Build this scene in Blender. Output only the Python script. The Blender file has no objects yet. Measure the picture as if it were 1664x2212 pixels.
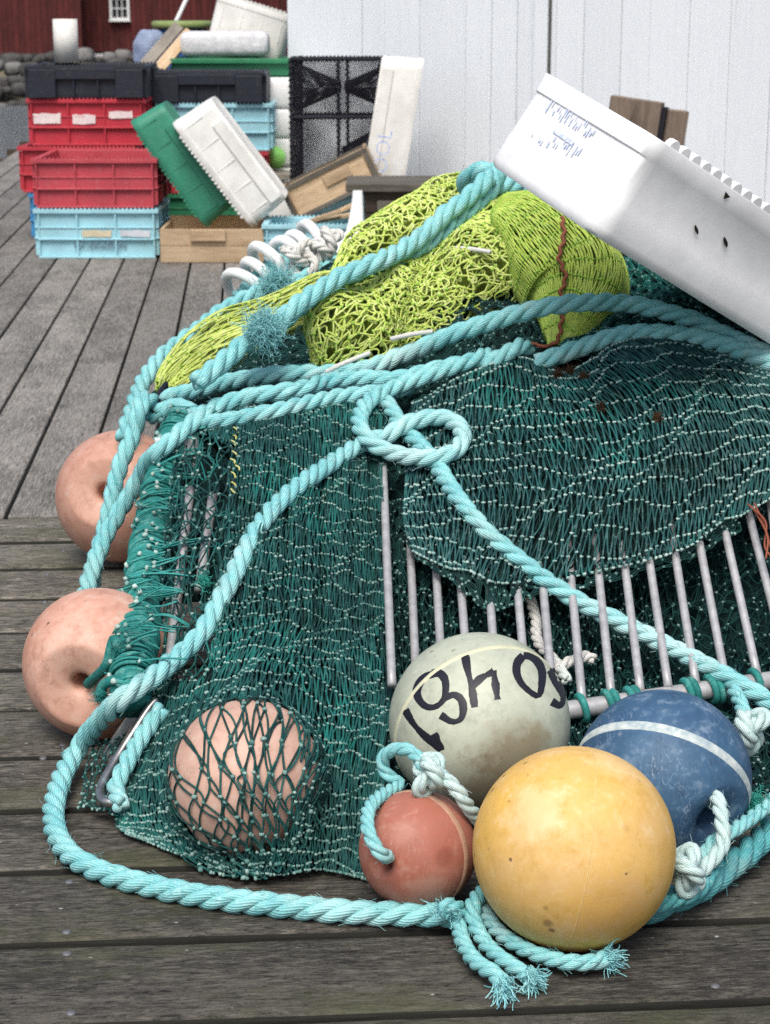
import bpy, math, random
import numpy as np
from mathutils import Vector, Matrix
R_ = np.random.default_rng(7)
random.seed(7)
SC = bpy.context.scene
COL = SC.collection
# ------------------------------------------------------------------ camera model (photo units: 1664 x 2212)
H = 1.45
F_ = 4128.0
PITCH = math.atan(1106 / F_)
SP, CP = math.sin(PITCH), math.cos(PITCH)
CAM = np.array([0, 0, H]); CF = np.array([0, CP, -SP]); CU = np.array([0, SP, CP]); CX = np.array([1.0, 0, 0])
def W(u, v, d):
    u = np.asarray(u, float); v = np.asarray(v, float); d = np.asarray(d, float)
    a = (u - 832) / F_; b = -(v - 1106) / F_
    return CAM + d[..., None] * (CF + a[..., None] * CX + b[..., None] * CU)
def down(v): return SP + (np.asarray(v, float) - 1106) / F_ * CP
def gd(v, z=0.0): return (H - z) / down(v)          # distance at which the line of sight meets height z
def proj(P):
    q = np.asarray(P) - CAM
    d = q @ CF
    return 832 + F_ * (q @ CX) / d, 1106 - F_ * (q @ CU) / d, d
# ------------------------------------------------------------------ mesh builder
class MB:
    def __init__(s): s.V = []; s.T = []; s.X = []; s.F = []; s.n = 0
    def add(s, v, f, tint=0.5, vec=None, mi=0):
        v = np.asarray(v, float).reshape(-1, 3); f = np.asarray(f, int)
        s.V.append(v); s.T.append(np.broadcast_to(np.asarray(tint, float), (len(v),)).copy())
        s.X.append(v.copy() if vec is None else np.asarray(vec, float).reshape(-1, 3))
        s.F.append((f + s.n, mi)); s.n += len(v)
        return s
    def xf(s, M, loc=(0, 0, 0)):
        M = np.asarray(M); s.V = [v @ M.T + np.asarray(loc) for v in s.V]; return s
    def build(s, name, mats, parent=None, smooth=True, bevel=0.0, seg=2):
        V = np.concatenate(s.V); T = np.concatenate(s.T); X = np.concatenate(s.X)
        if parent is not None: org = np.array(root_loc(parent))
        else: org = np.array([(V[:, 0].min() + V[:, 0].max()) / 2, (V[:, 1].min() + V[:, 1].max()) / 2, V[:, 2].min()])
        V = V - org
        loops = []; tot = []; mi = []
        for f, m in s.F:
            loops.append(f.ravel()); tot.append(np.full(len(f), f.shape[1])); mi.append(np.full(len(f), m))
        loops = np.concatenate(loops); tot = np.concatenate(tot); mi = np.concatenate(mi)
        me = bpy.data.meshes.new(name)
        me.vertices.add(len(V)); me.vertices.foreach_set('co', V.ravel())
        me.loops.add(len(loops)); me.loops.foreach_set('vertex_index', loops.astype(np.int32))
        st = np.concatenate([[0], np.cumsum(tot)[:-1]])
        me.polygons.add(len(tot)); me.polygons.foreach_set('loop_start', st.astype(np.int32))
        me.polygons.foreach_set('loop_total', tot.astype(np.int32))
        me.polygons.foreach_set('material_index', mi.astype(np.int32))
        me.polygons.foreach_set('use_smooth', np.full(len(tot), smooth))
        me.update(calc_edges=True); me.validate()
        if len(me.vertices) == len(V):
            a = me.attributes.new('tint', 'FLOAT', 'POINT'); a.data.foreach_set('value', T)
            a = me.attributes.new('vec', 'FLOAT_VECTOR', 'POINT'); a.data.foreach_set('vector', X.ravel())
        for m in (mats if isinstance(mats, (list, tuple)) else [mats]): me.materials.append(m)
        o = bpy.data.objects.new(name, me); COL.objects.link(o)
        if parent is None: o.location = org; LOC[o] = org
        else: o.parent = parent
        if bevel:
            b = o.modifiers.new('bevel', 'BEVEL'); b.width = bevel; b.segments = seg; b.limit_method = 'ANGLE'
            b.angle_limit = math.radians(50)
        return o
LOC = {}
def root_loc(o):
    while o.parent is not None: o = o.parent
    return LOC[o]
def tag(o, label=None, cat=None, group=None, kind=None):
    if label: o['label'] = label
    if cat: o['category'] = cat
    if group: o['group'] = group
    if kind: o['kind'] = kind
    return o
def thing(name, label, cat, loc=(0, 0, 0), group=None):
    o = bpy.data.objects.new(name, None); COL.objects.link(o); o.empty_display_size = .1
    o.location = loc; LOC[o] = np.array(loc, float)
    return tag(o, label, cat, group)
BOXF = np.array([[0, 3, 2, 1], [4, 5, 6, 7], [0, 1, 5, 4], [1, 2, 6, 5], [2, 3, 7, 6], [3, 0, 4, 7]])
def box(mb, c, s, M=None, tint=None, along=0, mi=0):
    """box centre c, full size s; 'along' = grain axis; vec attribute holds (along, across, up) metres"""
    s = np.asarray(s, float); h = s / 2
    L = np.array([[-1, -1, -1], [1, -1, -1], [1, 1, -1], [-1, 1, -1], [-1, -1, 1], [1, -1, 1], [1, 1, 1], [-1, 1, 1]]) * h
    o = [along] + [k for k in range(3) if k != along]
    vec = L[:, o] + R_.uniform(-40, 40, 3)
    v = L if M is None else L @ np.asarray(M).T
    return mb.add(v + np.asarray(c), BOXF, R_.random() if tint is None else tint, vec, mi)
def frames(P):
    """P (E,K,3) -> tangent, normal, binormal by parallel transport"""
    T = np.gradient(P, axis=1); T /= np.linalg.norm(T, axis=2, keepdims=True) + 1e-12
    E, K, _ = P.shape
    ref = np.tile(np.array([0.21, 0.33, 0.92]), (E, 1))
    n = np.cross(T[:, 0], ref); n /= np.linalg.norm(n, axis=1, keepdims=True) + 1e-12
    N = np.empty_like(P); N[:, 0] = n
    for k in range(1, K):
        n = N[:, k - 1] - T[:, k] * np.sum(N[:, k - 1] * T[:, k], axis=1, keepdims=True)
        N[:, k] = n / (np.linalg.norm(n, axis=1, keepdims=True) + 1e-12)
    return T, N, np.cross(T, N)
def tubes(mb, P, r, S=5, tint=None, closed=False, caps=True, mi=0, taper=None, flat=1.0):
    P = np.asarray(P, float)
    if P.ndim == 2: P = P[None]
    E, K, _ = P.shape
    T, N, B = frames(P)
    a = np.arange(S) / S * 2 * np.pi
    rr = np.broadcast_to(np.asarray(r, float).reshape(-1, 1) if np.ndim(r) == 1 else np.asarray(r, float), (E, K)) if np.ndim(r) < 2 else np.asarray(r)
    if taper is not None: rr = rr * np.asarray(taper)[None, :]
    V = P[:, :, None] + rr[:, :, None, None] * (np.cos(a)[None, None, :, None] * N[:, :, None] * flat + np.sin(a)[None, None, :, None] * B[:, :, None])
    ln = np.concatenate([np.zeros((E, 1)), np.cumsum(np.linalg.norm(np.diff(P, axis=1), axis=2), axis=1)], axis=1)
    vec = np.stack([np.broadcast_to(np.cos(a), (E, K, S)), np.broadcast_to(np.sin(a), (E, K, S)), np.broadcast_to(ln[:, :, None], (E, K, S))], -1)
    i = np.arange(S); j = (i + 1) % S
    k = np.arange(K - 1)
    q = np.stack([k[:, None] * S + i, k[:, None] * S + j, (k[:, None] + 1) * S + j, (k[:, None] + 1) * S + i], -1).reshape(-1, 4)
    if closed:
        q = np.concatenate([q, np.stack([(K - 1) * S + i, (K - 1) * S + j, j, i], -1)])
    Fq = (q[None] + (np.arange(E) * K * S)[:, None, None]).reshape(-1, 4)
    if tint is None: tint = R_.random(E)
    tt = np.broadcast_to(np.broadcast_to(np.asarray(tint, float), (E,))[:, None], (E, K * S)).ravel()
    n0 = mb.n
    mb.add(V, Fq, tt, vec, mi)
    if caps and not closed:
        c = np.concatenate([np.stack([np.arange(S)[::-1] + e * K * S for e in range(E)]), np.stack([np.arange(S) + e * K * S + (K - 1) * S for e in range(E)])])
        mb.F.append((c + n0, mi))
    return mb
def catmull(P, step=None, n=None):
    P = np.asarray(P, float)
    Q = np.vstack([2 * P[0] - P[1], P, 2 * P[-1] - P[-2]])
    out = []
    t = np.linspace(0, 1, 24, endpoint=False)[:, None]
    for k in range(len(P) - 1):
        p0, p1, p2, p3 = Q[k:k + 4]
        # centripetal-ish tension
        m1 = (p2 - p0) * .5; m2 = (p3 - p1) * .5
        L = np.linalg.norm(p2 - p1)
        for m in (m1, m2):
            l = np.linalg.norm(m)
            if l > 1.3 * L: m *= 1.3 * L / l
        out.append((2 * t**3 - 3 * t**2 + 1) * p1 + (t**3 - 2 * t**2 + t) * m1 + (-2 * t**3 + 3 * t**2) * p2 + (t**3 - t**2) * m2)
    C = np.vstack(out + [P[-1:]])
    s = np.concatenate([[0], np.cumsum(np.linalg.norm(np.diff(C, axis=0), axis=1))])
    if n is None: n = max(4, int(s[-1] / step) + 1)
    x = np.linspace(0, s[-1], n)
    return np.stack([np.interp(x, s, C[:, i]) for i in range(C.shape[1])], 1)
_g = (1 + 5**.5) / 2
ICO = np.array([[-1, _g, 0], [1, _g, 0], [-1, -_g, 0], [1, -_g, 0], [0, -1, _g], [0, 1, _g], [0, -1, -_g], [0, 1, -_g], [_g, 0, -1], [_g, 0, 1], [-_g, 0, -1], [-_g, 0, 1]]) / math.sqrt(1 + _g * _g)
ICOF = np.array([[0, 11, 5], [0, 5, 1], [0, 1, 7], [0, 7, 10], [0, 10, 11], [1, 5, 9], [5, 11, 4], [11, 10, 2], [10, 7, 6], [7, 1, 8], [3, 9, 4], [3, 4, 2], [3, 2, 6], [3, 6, 8], [3, 8, 9], [4, 9, 5], [2, 4, 11], [6, 2, 10], [8, 6, 7], [9, 8, 1]])
def blobs(mb, C, r, tint=None, mi=0):
    C = np.asarray(C); n = len(C)
    if n == 0: return
    sc = np.asarray(r) * R_.uniform(.75, 1.3, (n, 1, 3))
    V = C[:, None] + ICO[None] * sc + R_.normal(0, 1, (n, 12, 3)) * np.asarray(r) * .13
    Fq = (ICOF[None] + (np.arange(n) * 12)[:, None, None]).reshape(-1, 3)
    t = np.repeat(R_.random(n) if tint is None else np.full(n, tint), 12)
    mb.add(V, Fq, t, None, mi)
# smooth pseudo noise from a few random sinusoids
def mknoise(n, lo, hi, seed):
    g = np.random.default_rng(seed); k = g.normal(size=(n, 3)); k /= np.linalg.norm(k, axis=1, keepdims=True)
    k *= g.uniform(lo, hi, (n, 1)); p = g.uniform(0, 6.28, n)
    return lambda P: np.sin(np.asarray(P) @ k.T + p).mean(-1) * 1.6
# ------------------------------------------------------------------ materials
class NT:
    def __init__(s, name):
        s.m = bpy.data.materials.new(name); s.m.use_nodes = True; s.t = s.m.node_tree
        s.b = s.t.nodes['Principled BSDF']
    def n(s, typ, ins=None, **kw):
        x = s.t.nodes.new('ShaderNode' + typ)
        for k, v in kw.items(): setattr(x, k, v)
        for k, v in (ins or {}).items():
            if isinstance(v, tuple) and len(v) == 2 and hasattr(v[0], 'outputs'): s.t.links.new(v[0].outputs[v[1]], x.inputs[k])
            elif hasattr(v, 'outputs'): s.t.links.new(v.outputs[0], x.inputs[k])
            else: x.inputs[k].default_value = v
        return x
    def set(s, k, v):
        if isinstance(v, tuple) and len(v) == 2 and hasattr(v[0], 'outputs'): s.t.links.new(v[0].outputs[v[1]], s.b.inputs[k])
        elif hasattr(v, 'outputs'): s.t.links.new(v.outputs[0], s.b.inputs[k])
        else: s.b.inputs[k].default_value = v
    def coord(s, scale=(1, 1, 1), attr=None):
        c = s.n('Attribute', attribute_name=attr) if attr else s.n('TexCoord')
        src = (c, 'Vector') if attr else (c, 'Object')
        m = s.n('Mapping', {'Vector': src, 'Scale': scale}); return m
    def noise(s, vec, scale, detail=4, rough=.55, dist=0.0):
        return s.n('TexNoise', {'Vector': vec, 'Scale': scale, 'Detail': detail, 'Roughness': rough, 'Distortion': dist})
    def ramp(s, fac, stops):
        r = s.n('ValToRGB', {'Fac': fac}); e = r.color_ramp.elements
        while len(e) < len(stops): e.new(0.5)
        for i, (p, c) in enumerate(stops):
            e[i].position = p; e[i].color = (*c, 1) if isinstance(c, (tuple, list)) else (c, c, c, 1)
        return r
    def mix(s, a, b, fac, mode='MIX'):
        def cv(x): return (*x, 1) if isinstance(x, (tuple, list)) and len(x) == 3 else x
        m = s.n('MixRGB', {'Color1': cv(a), 'Color2': cv(b), 'Fac': fac}, blend_type=mode); return m
    def math(s, op, a, b=0.0): return s.n('Math', {0: a, 1: b}, operation=op)
    def bump(s, h, strength=.3, dist=.01, prev=None):
        ins = {'Height': h, 'Strength': strength, 'Distance': dist}
        if prev is not None: ins['Normal'] = prev
        b = s.n('Bump', ins); s.set('Normal', b); return b
def sc(c, k): return tuple(min(1, x * k) for x in c)
def wood_mat(name, light, dark, crack=.5, moss=0.0, rough=.8, grain=1.0, flecks=0.0, knots=.5, tr=(.78, 1.15), fine=.45, gl=1.6, blotk=.6, hard=0.0):
    t = NT(name)
    tint = t.n('Attribute', attribute_name='tint')
    g1 = t.noise(t.coord((gl, 22 * grain, 22), 'vec'), 3.0, 8, .7, .6)
    g2 = t.noise(t.coord((gl * 4, 120 * grain, 120), 'vec'), 2.0, 4, .7)
    blot = t.noise(t.coord((1.0, 2.2, 2.2), 'vec'), 2.2, 5, .65)
    vor = t.n('TexVoronoi', {'Vector': t.coord((1.5, 5.5, .01), 'vec'), 'Scale': 1.0}, feature='F1')
    kn = t.ramp((vor, 'Distance'), [(.0, 1.0), (.09, .85), (.17, 0.0)])
    c = t.mix(dark, light, t.ramp((g1, 'Fac'), [(.3, 0.0), (.68, 1.0)]))
    c = t.mix(c, sc(dark, .75), t.math('MULTIPLY', t.ramp((g2, 'Fac'), [(.42, 1.0), (.55, 0.0)]), fine))
    c = t.mix(c, sc(light, 1.15), t.math('MULTIPLY', t.ramp((blot, 'Fac'), [(.45, 0.0), (.7, 1.0)]), blotk * .85))
    c = t.mix(c, sc(dark, .55), t.math('MULTIPLY', t.ramp((blot, 'Fac'), [(.3, 1.0), (.47, 0.0)]), blotk))
    c = t.mix(c, sc(dark, .35), t.math('MULTIPLY', kn, knots))
    if hard:
        g3 = t.noise(t.coord((gl * 2.2, 62 * grain, 62), 'vec'), 2.0, 6, .75, .4); sp = t.noise(t.coord((60, 150, 150), 'vec'), 1.6, 4, .75)
        c = t.mix(c, sc(light, 1.25), t.math('MULTIPLY', t.ramp((g3, 'Fac'), [(.53, 0.0), (.62, 1.0)]), hard * .8))
        c = t.mix(c, sc(dark, .45), t.math('MULTIPLY', t.ramp((g3, 'Fac'), [(.38, 1.0), (.46, 0.0)]), hard))
        c = t.mix(c, sc(dark, .5), t.math('MULTIPLY', t.ramp((sp, 'Fac'), [(.36, 1.0), (.44, 0.0)]), hard * .8))
        c = t.mix(c, sc(light, 1.5), t.math('MULTIPLY', t.ramp((sp, 'Fac'), [(.60, 0.0), (.70, 1.0)]), hard * .5))
    br = t.n('MapRange', {'Value': (tint, 'Fac'), 'To Min': tr[0], 'To Max': tr[1]})
    c = t.mix(c, (br, 0), 1.0, 'MULTIPLY')
    if moss:
        mo = t.noise(t.coord((1.4, 4, 4), 'vec'), 1.7, 6, .7)
        c = t.mix(c, (.055, .06, .025), t.math('MULTIPLY', t.ramp((mo, 'Fac'), [(.5, 0.0), (.68, 1.0)]), moss))
    cr = t.noise(t.coord((gl, 46 * grain, 46), 'vec'), 1.6, 4, .6, 1.0)
    ck = t.ramp((cr, 'Fac'), [(.265, 1.0), (.33, 0.0)])
    c = t.mix(c, sc(dark, .12), t.math('MULTIPLY', ck, crack))
    if flecks:
        fl = t.n('TexVoronoi', {'Vector': t.coord((22, 30, 30), 'vec'), 'Scale': 1.0, 'Randomness': 1.0})
        msk = t.noise(t.coord((1.6, 3, 3), 'vec'), 2.0, 3)
        f = t.math('MULTIPLY', t.ramp((fl, 'Distance'), [(.05, 1.0), (.10, 0.0)]), t.ramp((msk, 'Fac'), [(.5, 0.0), (.62, 1.0)]))
        c = t.mix(c, (.42, .42, .40), t.math('MULTIPLY', f, flecks))
    t.set('Base Color', c); t.set('Roughness', rough); t.set('Specular IOR Level', .3)
    h = t.math('ADD', t.math('MULTIPLY', (g1, 'Fac'), .6), t.math('MULTIPLY', (g2, 'Fac'), .4))
    h = t.math('SUBTRACT', h, t.math('MULTIPLY', ck, 1.2 * crack))
    t.bump(h, .55, .006)
    return t.m
def plastic_mat(name, col, dirt=(.2, .17, .12), amount=.35, rough=.45, scuff=.25, fine=30):
    t = NT(name)
    v = t.coord()
    n1 = t.noise(v, 5, 6, .65); n2 = t.noise(v, fine, 5, .7); n3 = t.noise(t.coord((9, 2, 60)), 4, 4, .6)
    c = t.mix(col, sc(col, .72), t.ramp((n1, 'Fac'), [(.35, 0.0), (.75, 1.0)]))
    c = t.mix(c, dirt, t.math('MULTIPLY', t.ramp((n2, 'Fac'), [(.56, 0.0), (.74, 1.0)]), amount))
    lt = tuple(x + (.75 - x) * .55 for x in col)
    c = t.mix(c, lt, t.math('MULTIPLY', t.ramp((n3, 'Fac'), [(.55, 0.0), (.75, 1.0)]), scuff))
    t.set('Base Color', c); t.set('Roughness', t.n('MapRange', {'Value': (n1, 'Fac'), 'To Min': rough - .1, 'To Max': rough + .2}))
    t.set('Specular IOR Level', .35)
    t.bump((n2, 'Fac'), .12, .003)
    return t.m
def buoy_mat(name, col, col2, speck=(.05, .035, .02), speckamt=.9, rough=.5, scr=.4, pale=(.6, .5, .42), patch=None):
    t = NT(name)
    v = t.coord()
    n1 = t.noise(v, 6, 5, .6); n2 = t.noise(v, 28, 5, .7); n3 = t.noise(v, 70, 3, .6)
    c = t.mix(col, col2, t.ramp((n1, 'Fac'), [(.36, 0.0), (.66, 1.0)]))
    c = t.mix(c, sc(col2, .75), t.math('MULTIPLY', t.ramp((n2, 'Fac'), [(.50, 0.0), (.68, 1.0)]), .7))
    c = t.mix(c, pale, t.math('MULTIPLY', t.ramp((n2, 'Fac'), [(.28, 1.0), (.46, 0.0)]), .55))
    # scratches: two stretched voronoi-edge fields
    for k, (r, s_) in enumerate((((.4, .9, .2), 1.0), ((1.2, .3, .8), 1.3))):
        m = t.n('Mapping', {'Vector': (t.n('TexCoord'), 'Object'), 'Rotation': r, 'Scale': (60 * s_, 9 * s_, 20 * s_)})
        w = t.noise(m, 1.6, 2, .5, .3)
        ln = t.ramp((w, 'Fac'), [(.485, 0.0), (.5, 1.0), (.515, 0.0)])
        mk = t.ramp((t.noise(v, 9 + 5 * k, 2), 'Fac'), [(.52, 0.0), (.62, 1.0)])
        c = t.mix(c, pale, t.math('MULTIPLY', t.math('MULTIPLY', ln, mk), scr))
    sp = t.n('TexVoronoi', {'Vector': v, 'Scale': 34.0})
    smk = t.ramp((t.noise(v, 7, 3), 'Fac'), [(.52, 0.0), (.62, 1.0)])
    sf = t.math('MULTIPLY', t.math('MULTIPLY', t.ramp((sp, 'Distance'), [(.08, 1.0), (.2, 0.0)]), smk), t.ramp((n3, 'Fac'), [(.45, 0.0), (.55, 1.0)]))
    c = t.mix(c, speck, t.math('MULTIPLY', sf, speckamt))
    if patch:
        for (pc, pr, pcol, pa) in patch:     # stain and tone patches with a place of their own
            d = t.n('VectorMath', {0: (t.n('TexCoord'), 'Object'), 1: pc}, operation='DISTANCE')
            dd = t.math('ADD', (d, 'Value'), t.math('MULTIPLY', t.math('SUBTRACT', (n2, 'Fac'), .5), pr * 1.6))
            q = t.n('MapRange', {'Value': dd, 'From Min': pr * .5, 'From Max': pr, 'To Min': pa, 'To Max': 0.0})
            c = t.mix(c, pcol, q)
    t.set('Base Color', c); t.set('Roughness', t.n('MapRange', {'Value': (n2, 'Fac'), 'To Min': rough - .06, 'To Max': rough + .2}))
    t.set('Specular IOR Level', .4)
    t.bump((n3, 'Fac'), .07, .002)
    return t.m
RS = -1.0
def rope_mat(name, c1, c2, dirt=(.25, .33, .3), worn=.4):
    t = NT(name)
    a = t.n('Attribute', attribute_name='vec'); s = t.n('SeparateXYZ', {'Vector': (a, 'Vector')})
    ang = t.math('ARCTAN2', (s, 'Y'), (s, 'X'))
    ph = t.math('ADD', t.math('MULTIPLY', ang, 13.0), t.math('MULTIPLY', (s, 'Z'), RS * 420.0))
    w = t.math('SINE', ph)
    n1 = t.noise(t.coord(), 14, 5, .6); n2 = t.noise(t.coord(), 130, 3, .7)
    c = t.mix(c1, c2, t.ramp((n1, 'Fac'), [(.3, 0.0), (.7, 1.0)]))
    c = t.mix(c, sc(c2, .55), t.math('MULTIPLY', t.ramp(w, [(.0, 1.0), (.3, 0.0)]), .30))
    c = t.mix(c, (.62, .74, .70), t.math('MULTIPLY', t.ramp((n2, 'Fac'), [(.54, 0.0), (.68, 1.0)]), worn))
    n3 = t.noise(t.coord(), 5, 5, .7)
    c = t.mix(c, dirt, t.math('MULTIPLY', t.ramp((n3, 'Fac'), [(.52, 0.0), (.70, 1.0)]), .6))
    c = t.mix(c, (.62, .80, .77), t.math('MULTIPLY', t.ramp((t.noise(t.coord(), 2.6, 4, .6), 'Fac'), [(.52, 0.0), (.66, 1.0)]), .5 if worn > .3 else .1))
    t.set('Base Color', c); t.set('Roughness', .62); t.set('Specular IOR Level', .25)
    t.bump(t.math('ADD', w, t.math('MULTIPLY', (n2, 'Fac'), 1.2)), .35, .0018)
    return t.m
def twine_mat(name, c1, c2, worn=None, wamt=.4, rough=.7, bright=None):
    t = NT(name)
    ti = t.n('Attribute', attribute_name='tint'); n = t.noise(t.coord(), 55, 4, .7); big = t.noise(t.coord(), 4.5, 4, .6)
    c = t.mix(c1, c2, (ti, 'Fac'))
    c = t.mix(c, sc(c1, .6), t.ramp((big, 'Fac'), [(.35, .6), (.62, 0.0)]))
    if bright: c = t.mix(c, bright, t.math('MULTIPLY', t.ramp((t.noise(t.coord(), 3.4, 3, .6), 'Fac'), [(.54, 0.0), (.66, 1.0)]), t.math('MULTIPLY', (ti, 'Fac'), .5)))
    if worn: c = t.mix(c, worn, t.math('MULTIPLY', t.ramp((n, 'Fac'), [(.5, 0.0), (.68, 1.0)]), wamt))
    t.set('Base Color', c); t.set('Roughness', rough); t.set('Specular IOR Level', .25)
    t.bump((t.noise(t.coord(), 420, 2), 'Fac'), .5, .002)
    return t.m
def simple_mat(name, col, rough=.6, metal=0.0, var=.25, scale=12, bump=.1, dist=.004, col2=None):
    t = NT(name); n = t.noise(t.coord(), scale, 6, .65)
    c = t.mix(col, col2 or sc(col, 1 - var), t.ramp((n, 'Fac'), [(.35, 0.0), (.65, 1.0)]))
    t.set('Base Color', c); t.set('Roughness', rough); t.set('Metallic', metal); t.set('Specular IOR Level', .35)
    t.bump((n, 'Fac'), bump, dist)
    return t.m
M = {}
M['deck_back'] = wood_mat('weathered_planks', (.262, .244, .218), (.122, .114, .10), crack=1.0, moss=.15, flecks=.3, fine=.8, tr=(.66, 1.2), gl=3.0, hard=.8)
M['deck_front'] = wood_mat('damp_shaded_planks', (.215, .198, .162), (.064, .058, .048), crack=.9, moss=.65, flecks=.9, fine=.9, tr=(.46, 1.2), gl=5.0, blotk=.5, hard=1.0)
M['deck_edge'] = wood_mat('gap_shade_edges', (.022, .022, .015), (.010, .010, .008), crack=.3)  # plank sides near black: the shade of the gaps painted into the wood
M['crate_wood'] = wood_mat('pale_pine', (.60, .46, .30), (.40, .265, .15), crack=.15, rough=.7, knots=.9, fine=.25)
M['grey_wood'] = wood_mat('grey_plank', (.36, .33, .28), (.24, .21, .17), crack=.5)
M['brown_wood'] = wood_mat('brown_stain_wood', (.10, .075, .055), (.05, .036, .026), crack=.5)
M['bench_lid'] = wood_mat('worn_lid_wood', (.16, .145, .12), (.085, .075, .06), crack=.5, moss=.2)
M['post_wood'] = wood_mat('oak_post_wood', (.26, .20, .155), (.13, .095, .07), crack=.6, grain=.55)
M['wall'] = wood_mat('white_painted_boards', (.75, .785, .81), (.72, .76, .79), crack=.42, rough=.6, grain=.5, knots=.03, tr=(.97, 1.03), fine=.12, blotk=.05, gl=.35)
M['red_wall'] = wood_mat('falu_red_boards', (.105, .020, .018), (.062, .013, .012), crack=.4, grain=.12)
M['white_trim'] = simple_mat('white_trim_paint', (.72, .73, .72), var=.12)
M['rope'] = rope_mat('aqua_rope_fibre', (.32, .66, .655), (.15, .465, .485), dirt=(.28, .40, .36))
M['rope_dark'] = rope_mat('teal_rope_fibre', (.10, .40, .41), (.06, .27, .29), worn=.2)
M['rope_pale'] = rope_mat('bleached_rope_fibre', (.60, .74, .70), (.42, .62, .60), worn=.5)
M['rope_white'] = rope_mat('off_white_rope_fibre', (.74, .73, .69), (.60, .585, .54), dirt=(.42, .37, .30))
M['fuzz'] = twine_mat('aqua_fuzz', (.22, .58, .62), (.40, .76, .76))
M['fuzz_green'] = twine_mat('green_fuzz', (.02, .28, .22), (.08, .48, .38))
M['net'] = twine_mat('teal_twine', (.003, .030, .029), (.014, .115, .104), (.10, .22, .20), .3, bright=(.012, .24, .20))
M['net_knot'] = twine_mat('worn_knots', (.05, .17, .15), (.34, .48, .43))
M['pale_knot'] = twine_mat('bleached_knots', (.16, .32, .29), (.50, .62, .56))
M['net2'] = twine_mat('weathered_teal_twine', (.006, .042, .043), (.024, .125, .12), (.15, .25, .235), .4, bright=(.012, .27, .22))
M['net_dark'] = twine_mat('dark_twine', (.002, .020, .020), (.007, .060, .055))
M['net_core'] = twine_mat('packed_shaded_net', (.002, .018, .018), (.006, .04, .038))  # dense net kept near black, painting the shade of the hollows between meshes
M['lime'] = twine_mat('lime_twine', (.50, .61, .11), (.70, .79, .26), (.72, .78, .45), .45)
M['lime_knot'] = twine_mat('lime_knots', (.25, .47, .06), (.50, .68, .12))
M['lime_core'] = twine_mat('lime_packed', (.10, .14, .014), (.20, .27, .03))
M['lime_neat'] = twine_mat('fresh_lime_twine', (.42, .57, .08), (.62, .74, .18), (.06, .33, .12), .3)
M['lace'] = twine_mat('russet_cord', (.22, .06, .035), (.34, .11, .06))
M['wrap'] = twine_mat('green_wrapping', (.012, .155, .14), (.045, .33, .295), (.25, .5, .44), .35)
M['black_net'] = twine_mat('black_trap_net', (.010, .011, .018), (.022, .022, .032))
M['weed'] = twine_mat('dry_seaweed', (.035, .018, .008), (.10, .05, .02))
M['alu'] = simple_mat('dull_aluminium', (.47, .47, .475), .5, .3, .3, 40, .15)
M['steel'] = simple_mat('worn_steel', (.42, .41, .40), .32, .9, .3, 60, .05)
M['nail'] = simple_mat('nail_steel', (.17, .175, .185), .6, .4, .3, 90)
M['yarn_paint'] = simple_mat('black_marker', (.012, .012, .02), .5, 0, .1)
M['band_white'] = simple_mat('worn_white_band', (.58, .62, .58), .6, 0, .45, 60, .2, .003, (.30, .38, .40))
M['band_cream'] = simple_mat('cream_seam', (.60, .60, .42), .5, 0, .15, 30)
M['band_tan'] = simple_mat('tan_seam', (.46, .27, .18), .55, 0, .3, 40)
M['foam'] = simple_mat('white_foam', (.80, .80, .78), .7, 0, .08, 40, .2)
M['tape'] = simple_mat('torn_paper', (.78, .68, .66), .7, 0, .2, 60)
M['ink'] = simple_mat('faded_blue_ink', (.24, .33, .62), .6, 0, .4, 60, 0, .001, (.62, .68, .80))
M['ink_faint'] = simple_mat('washed_blue_ink', (.42, .50, .74), .6, 0, .4, 70, 0, .001, (.76, .79, .86))
M['ink_dark'] = simple_mat('faded_dark_ink', (.16, .27, .34), .6, 0, .3, 50)
M['black_hole'] = simple_mat('rust_hole', (.02, .014, .008), .8, 0, .2)
# ------------------------------------------------------------------ camera, light, world
cam = bpy.data.cameras.new('camera'); co = bpy.data.objects.new('camera', cam); COL.objects.link(co)
co.location = CAM; co.rotation_euler = (math.radians(90) - PITCH, 0, 0)
cam.sensor_fit = 'HORIZONTAL'; cam.sensor_width = 36; cam.lens = F_ / 1664 * 36
cam.clip_end = 600; cam.clip_start = .1
cam.dof.use_dof = True; cam.dof.focus_distance = 3.35; cam.dof.aperture_fstop = 15
SC.camera = co
SUN_EL, SUN_AZ = math.radians(58), math.radians(-10)     # high, from behind-left of the camera
wd = bpy.data.worlds.new('World'); SC.world = wd; wd.use_nodes = True
sky = wd.node_tree.nodes.new('ShaderNodeTexSky'); sky.sky_type = 'NISHITA'; sky.sun_disc = False
sky.sun_elevation = SUN_EL; sky.sun_rotation = math.radians(190); sky.air_density = 1.0; sky.dust_density = 4.0; sky.ozone_density = 1.0
bg = wd.node_tree.nodes['Background']; bg.inputs['Strength'].default_value = .105
wd.node_tree.links.new(sky.outputs[0], bg.inputs['Color'])
sl = bpy.data.lights.new('sun', 'SUN'); so = bpy.data.objects.new('sun', sl); COL.objects.link(so)
sl.energy = 2.0; sl.angle = math.radians(30); sl.color = (1, .97, .93)
dirv = Vector((math.sin(math.radians(-10)) * math.cos(SUN_EL), -math.cos(math.radians(-10)) * math.cos(SUN_EL), math.sin(SUN_EL)))
so.rotation_euler = dirv.to_track_quat('Z', 'Y').to_euler(); so.location = (0, 0, 8)
SC.cycles.use_denoising = False
SC.view_settings.view_transform = 'Standard'; SC.view_settings.look = 'None'
SC.view_settings.exposure = 0.6; SC.view_settings.gamma = 1.0
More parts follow.
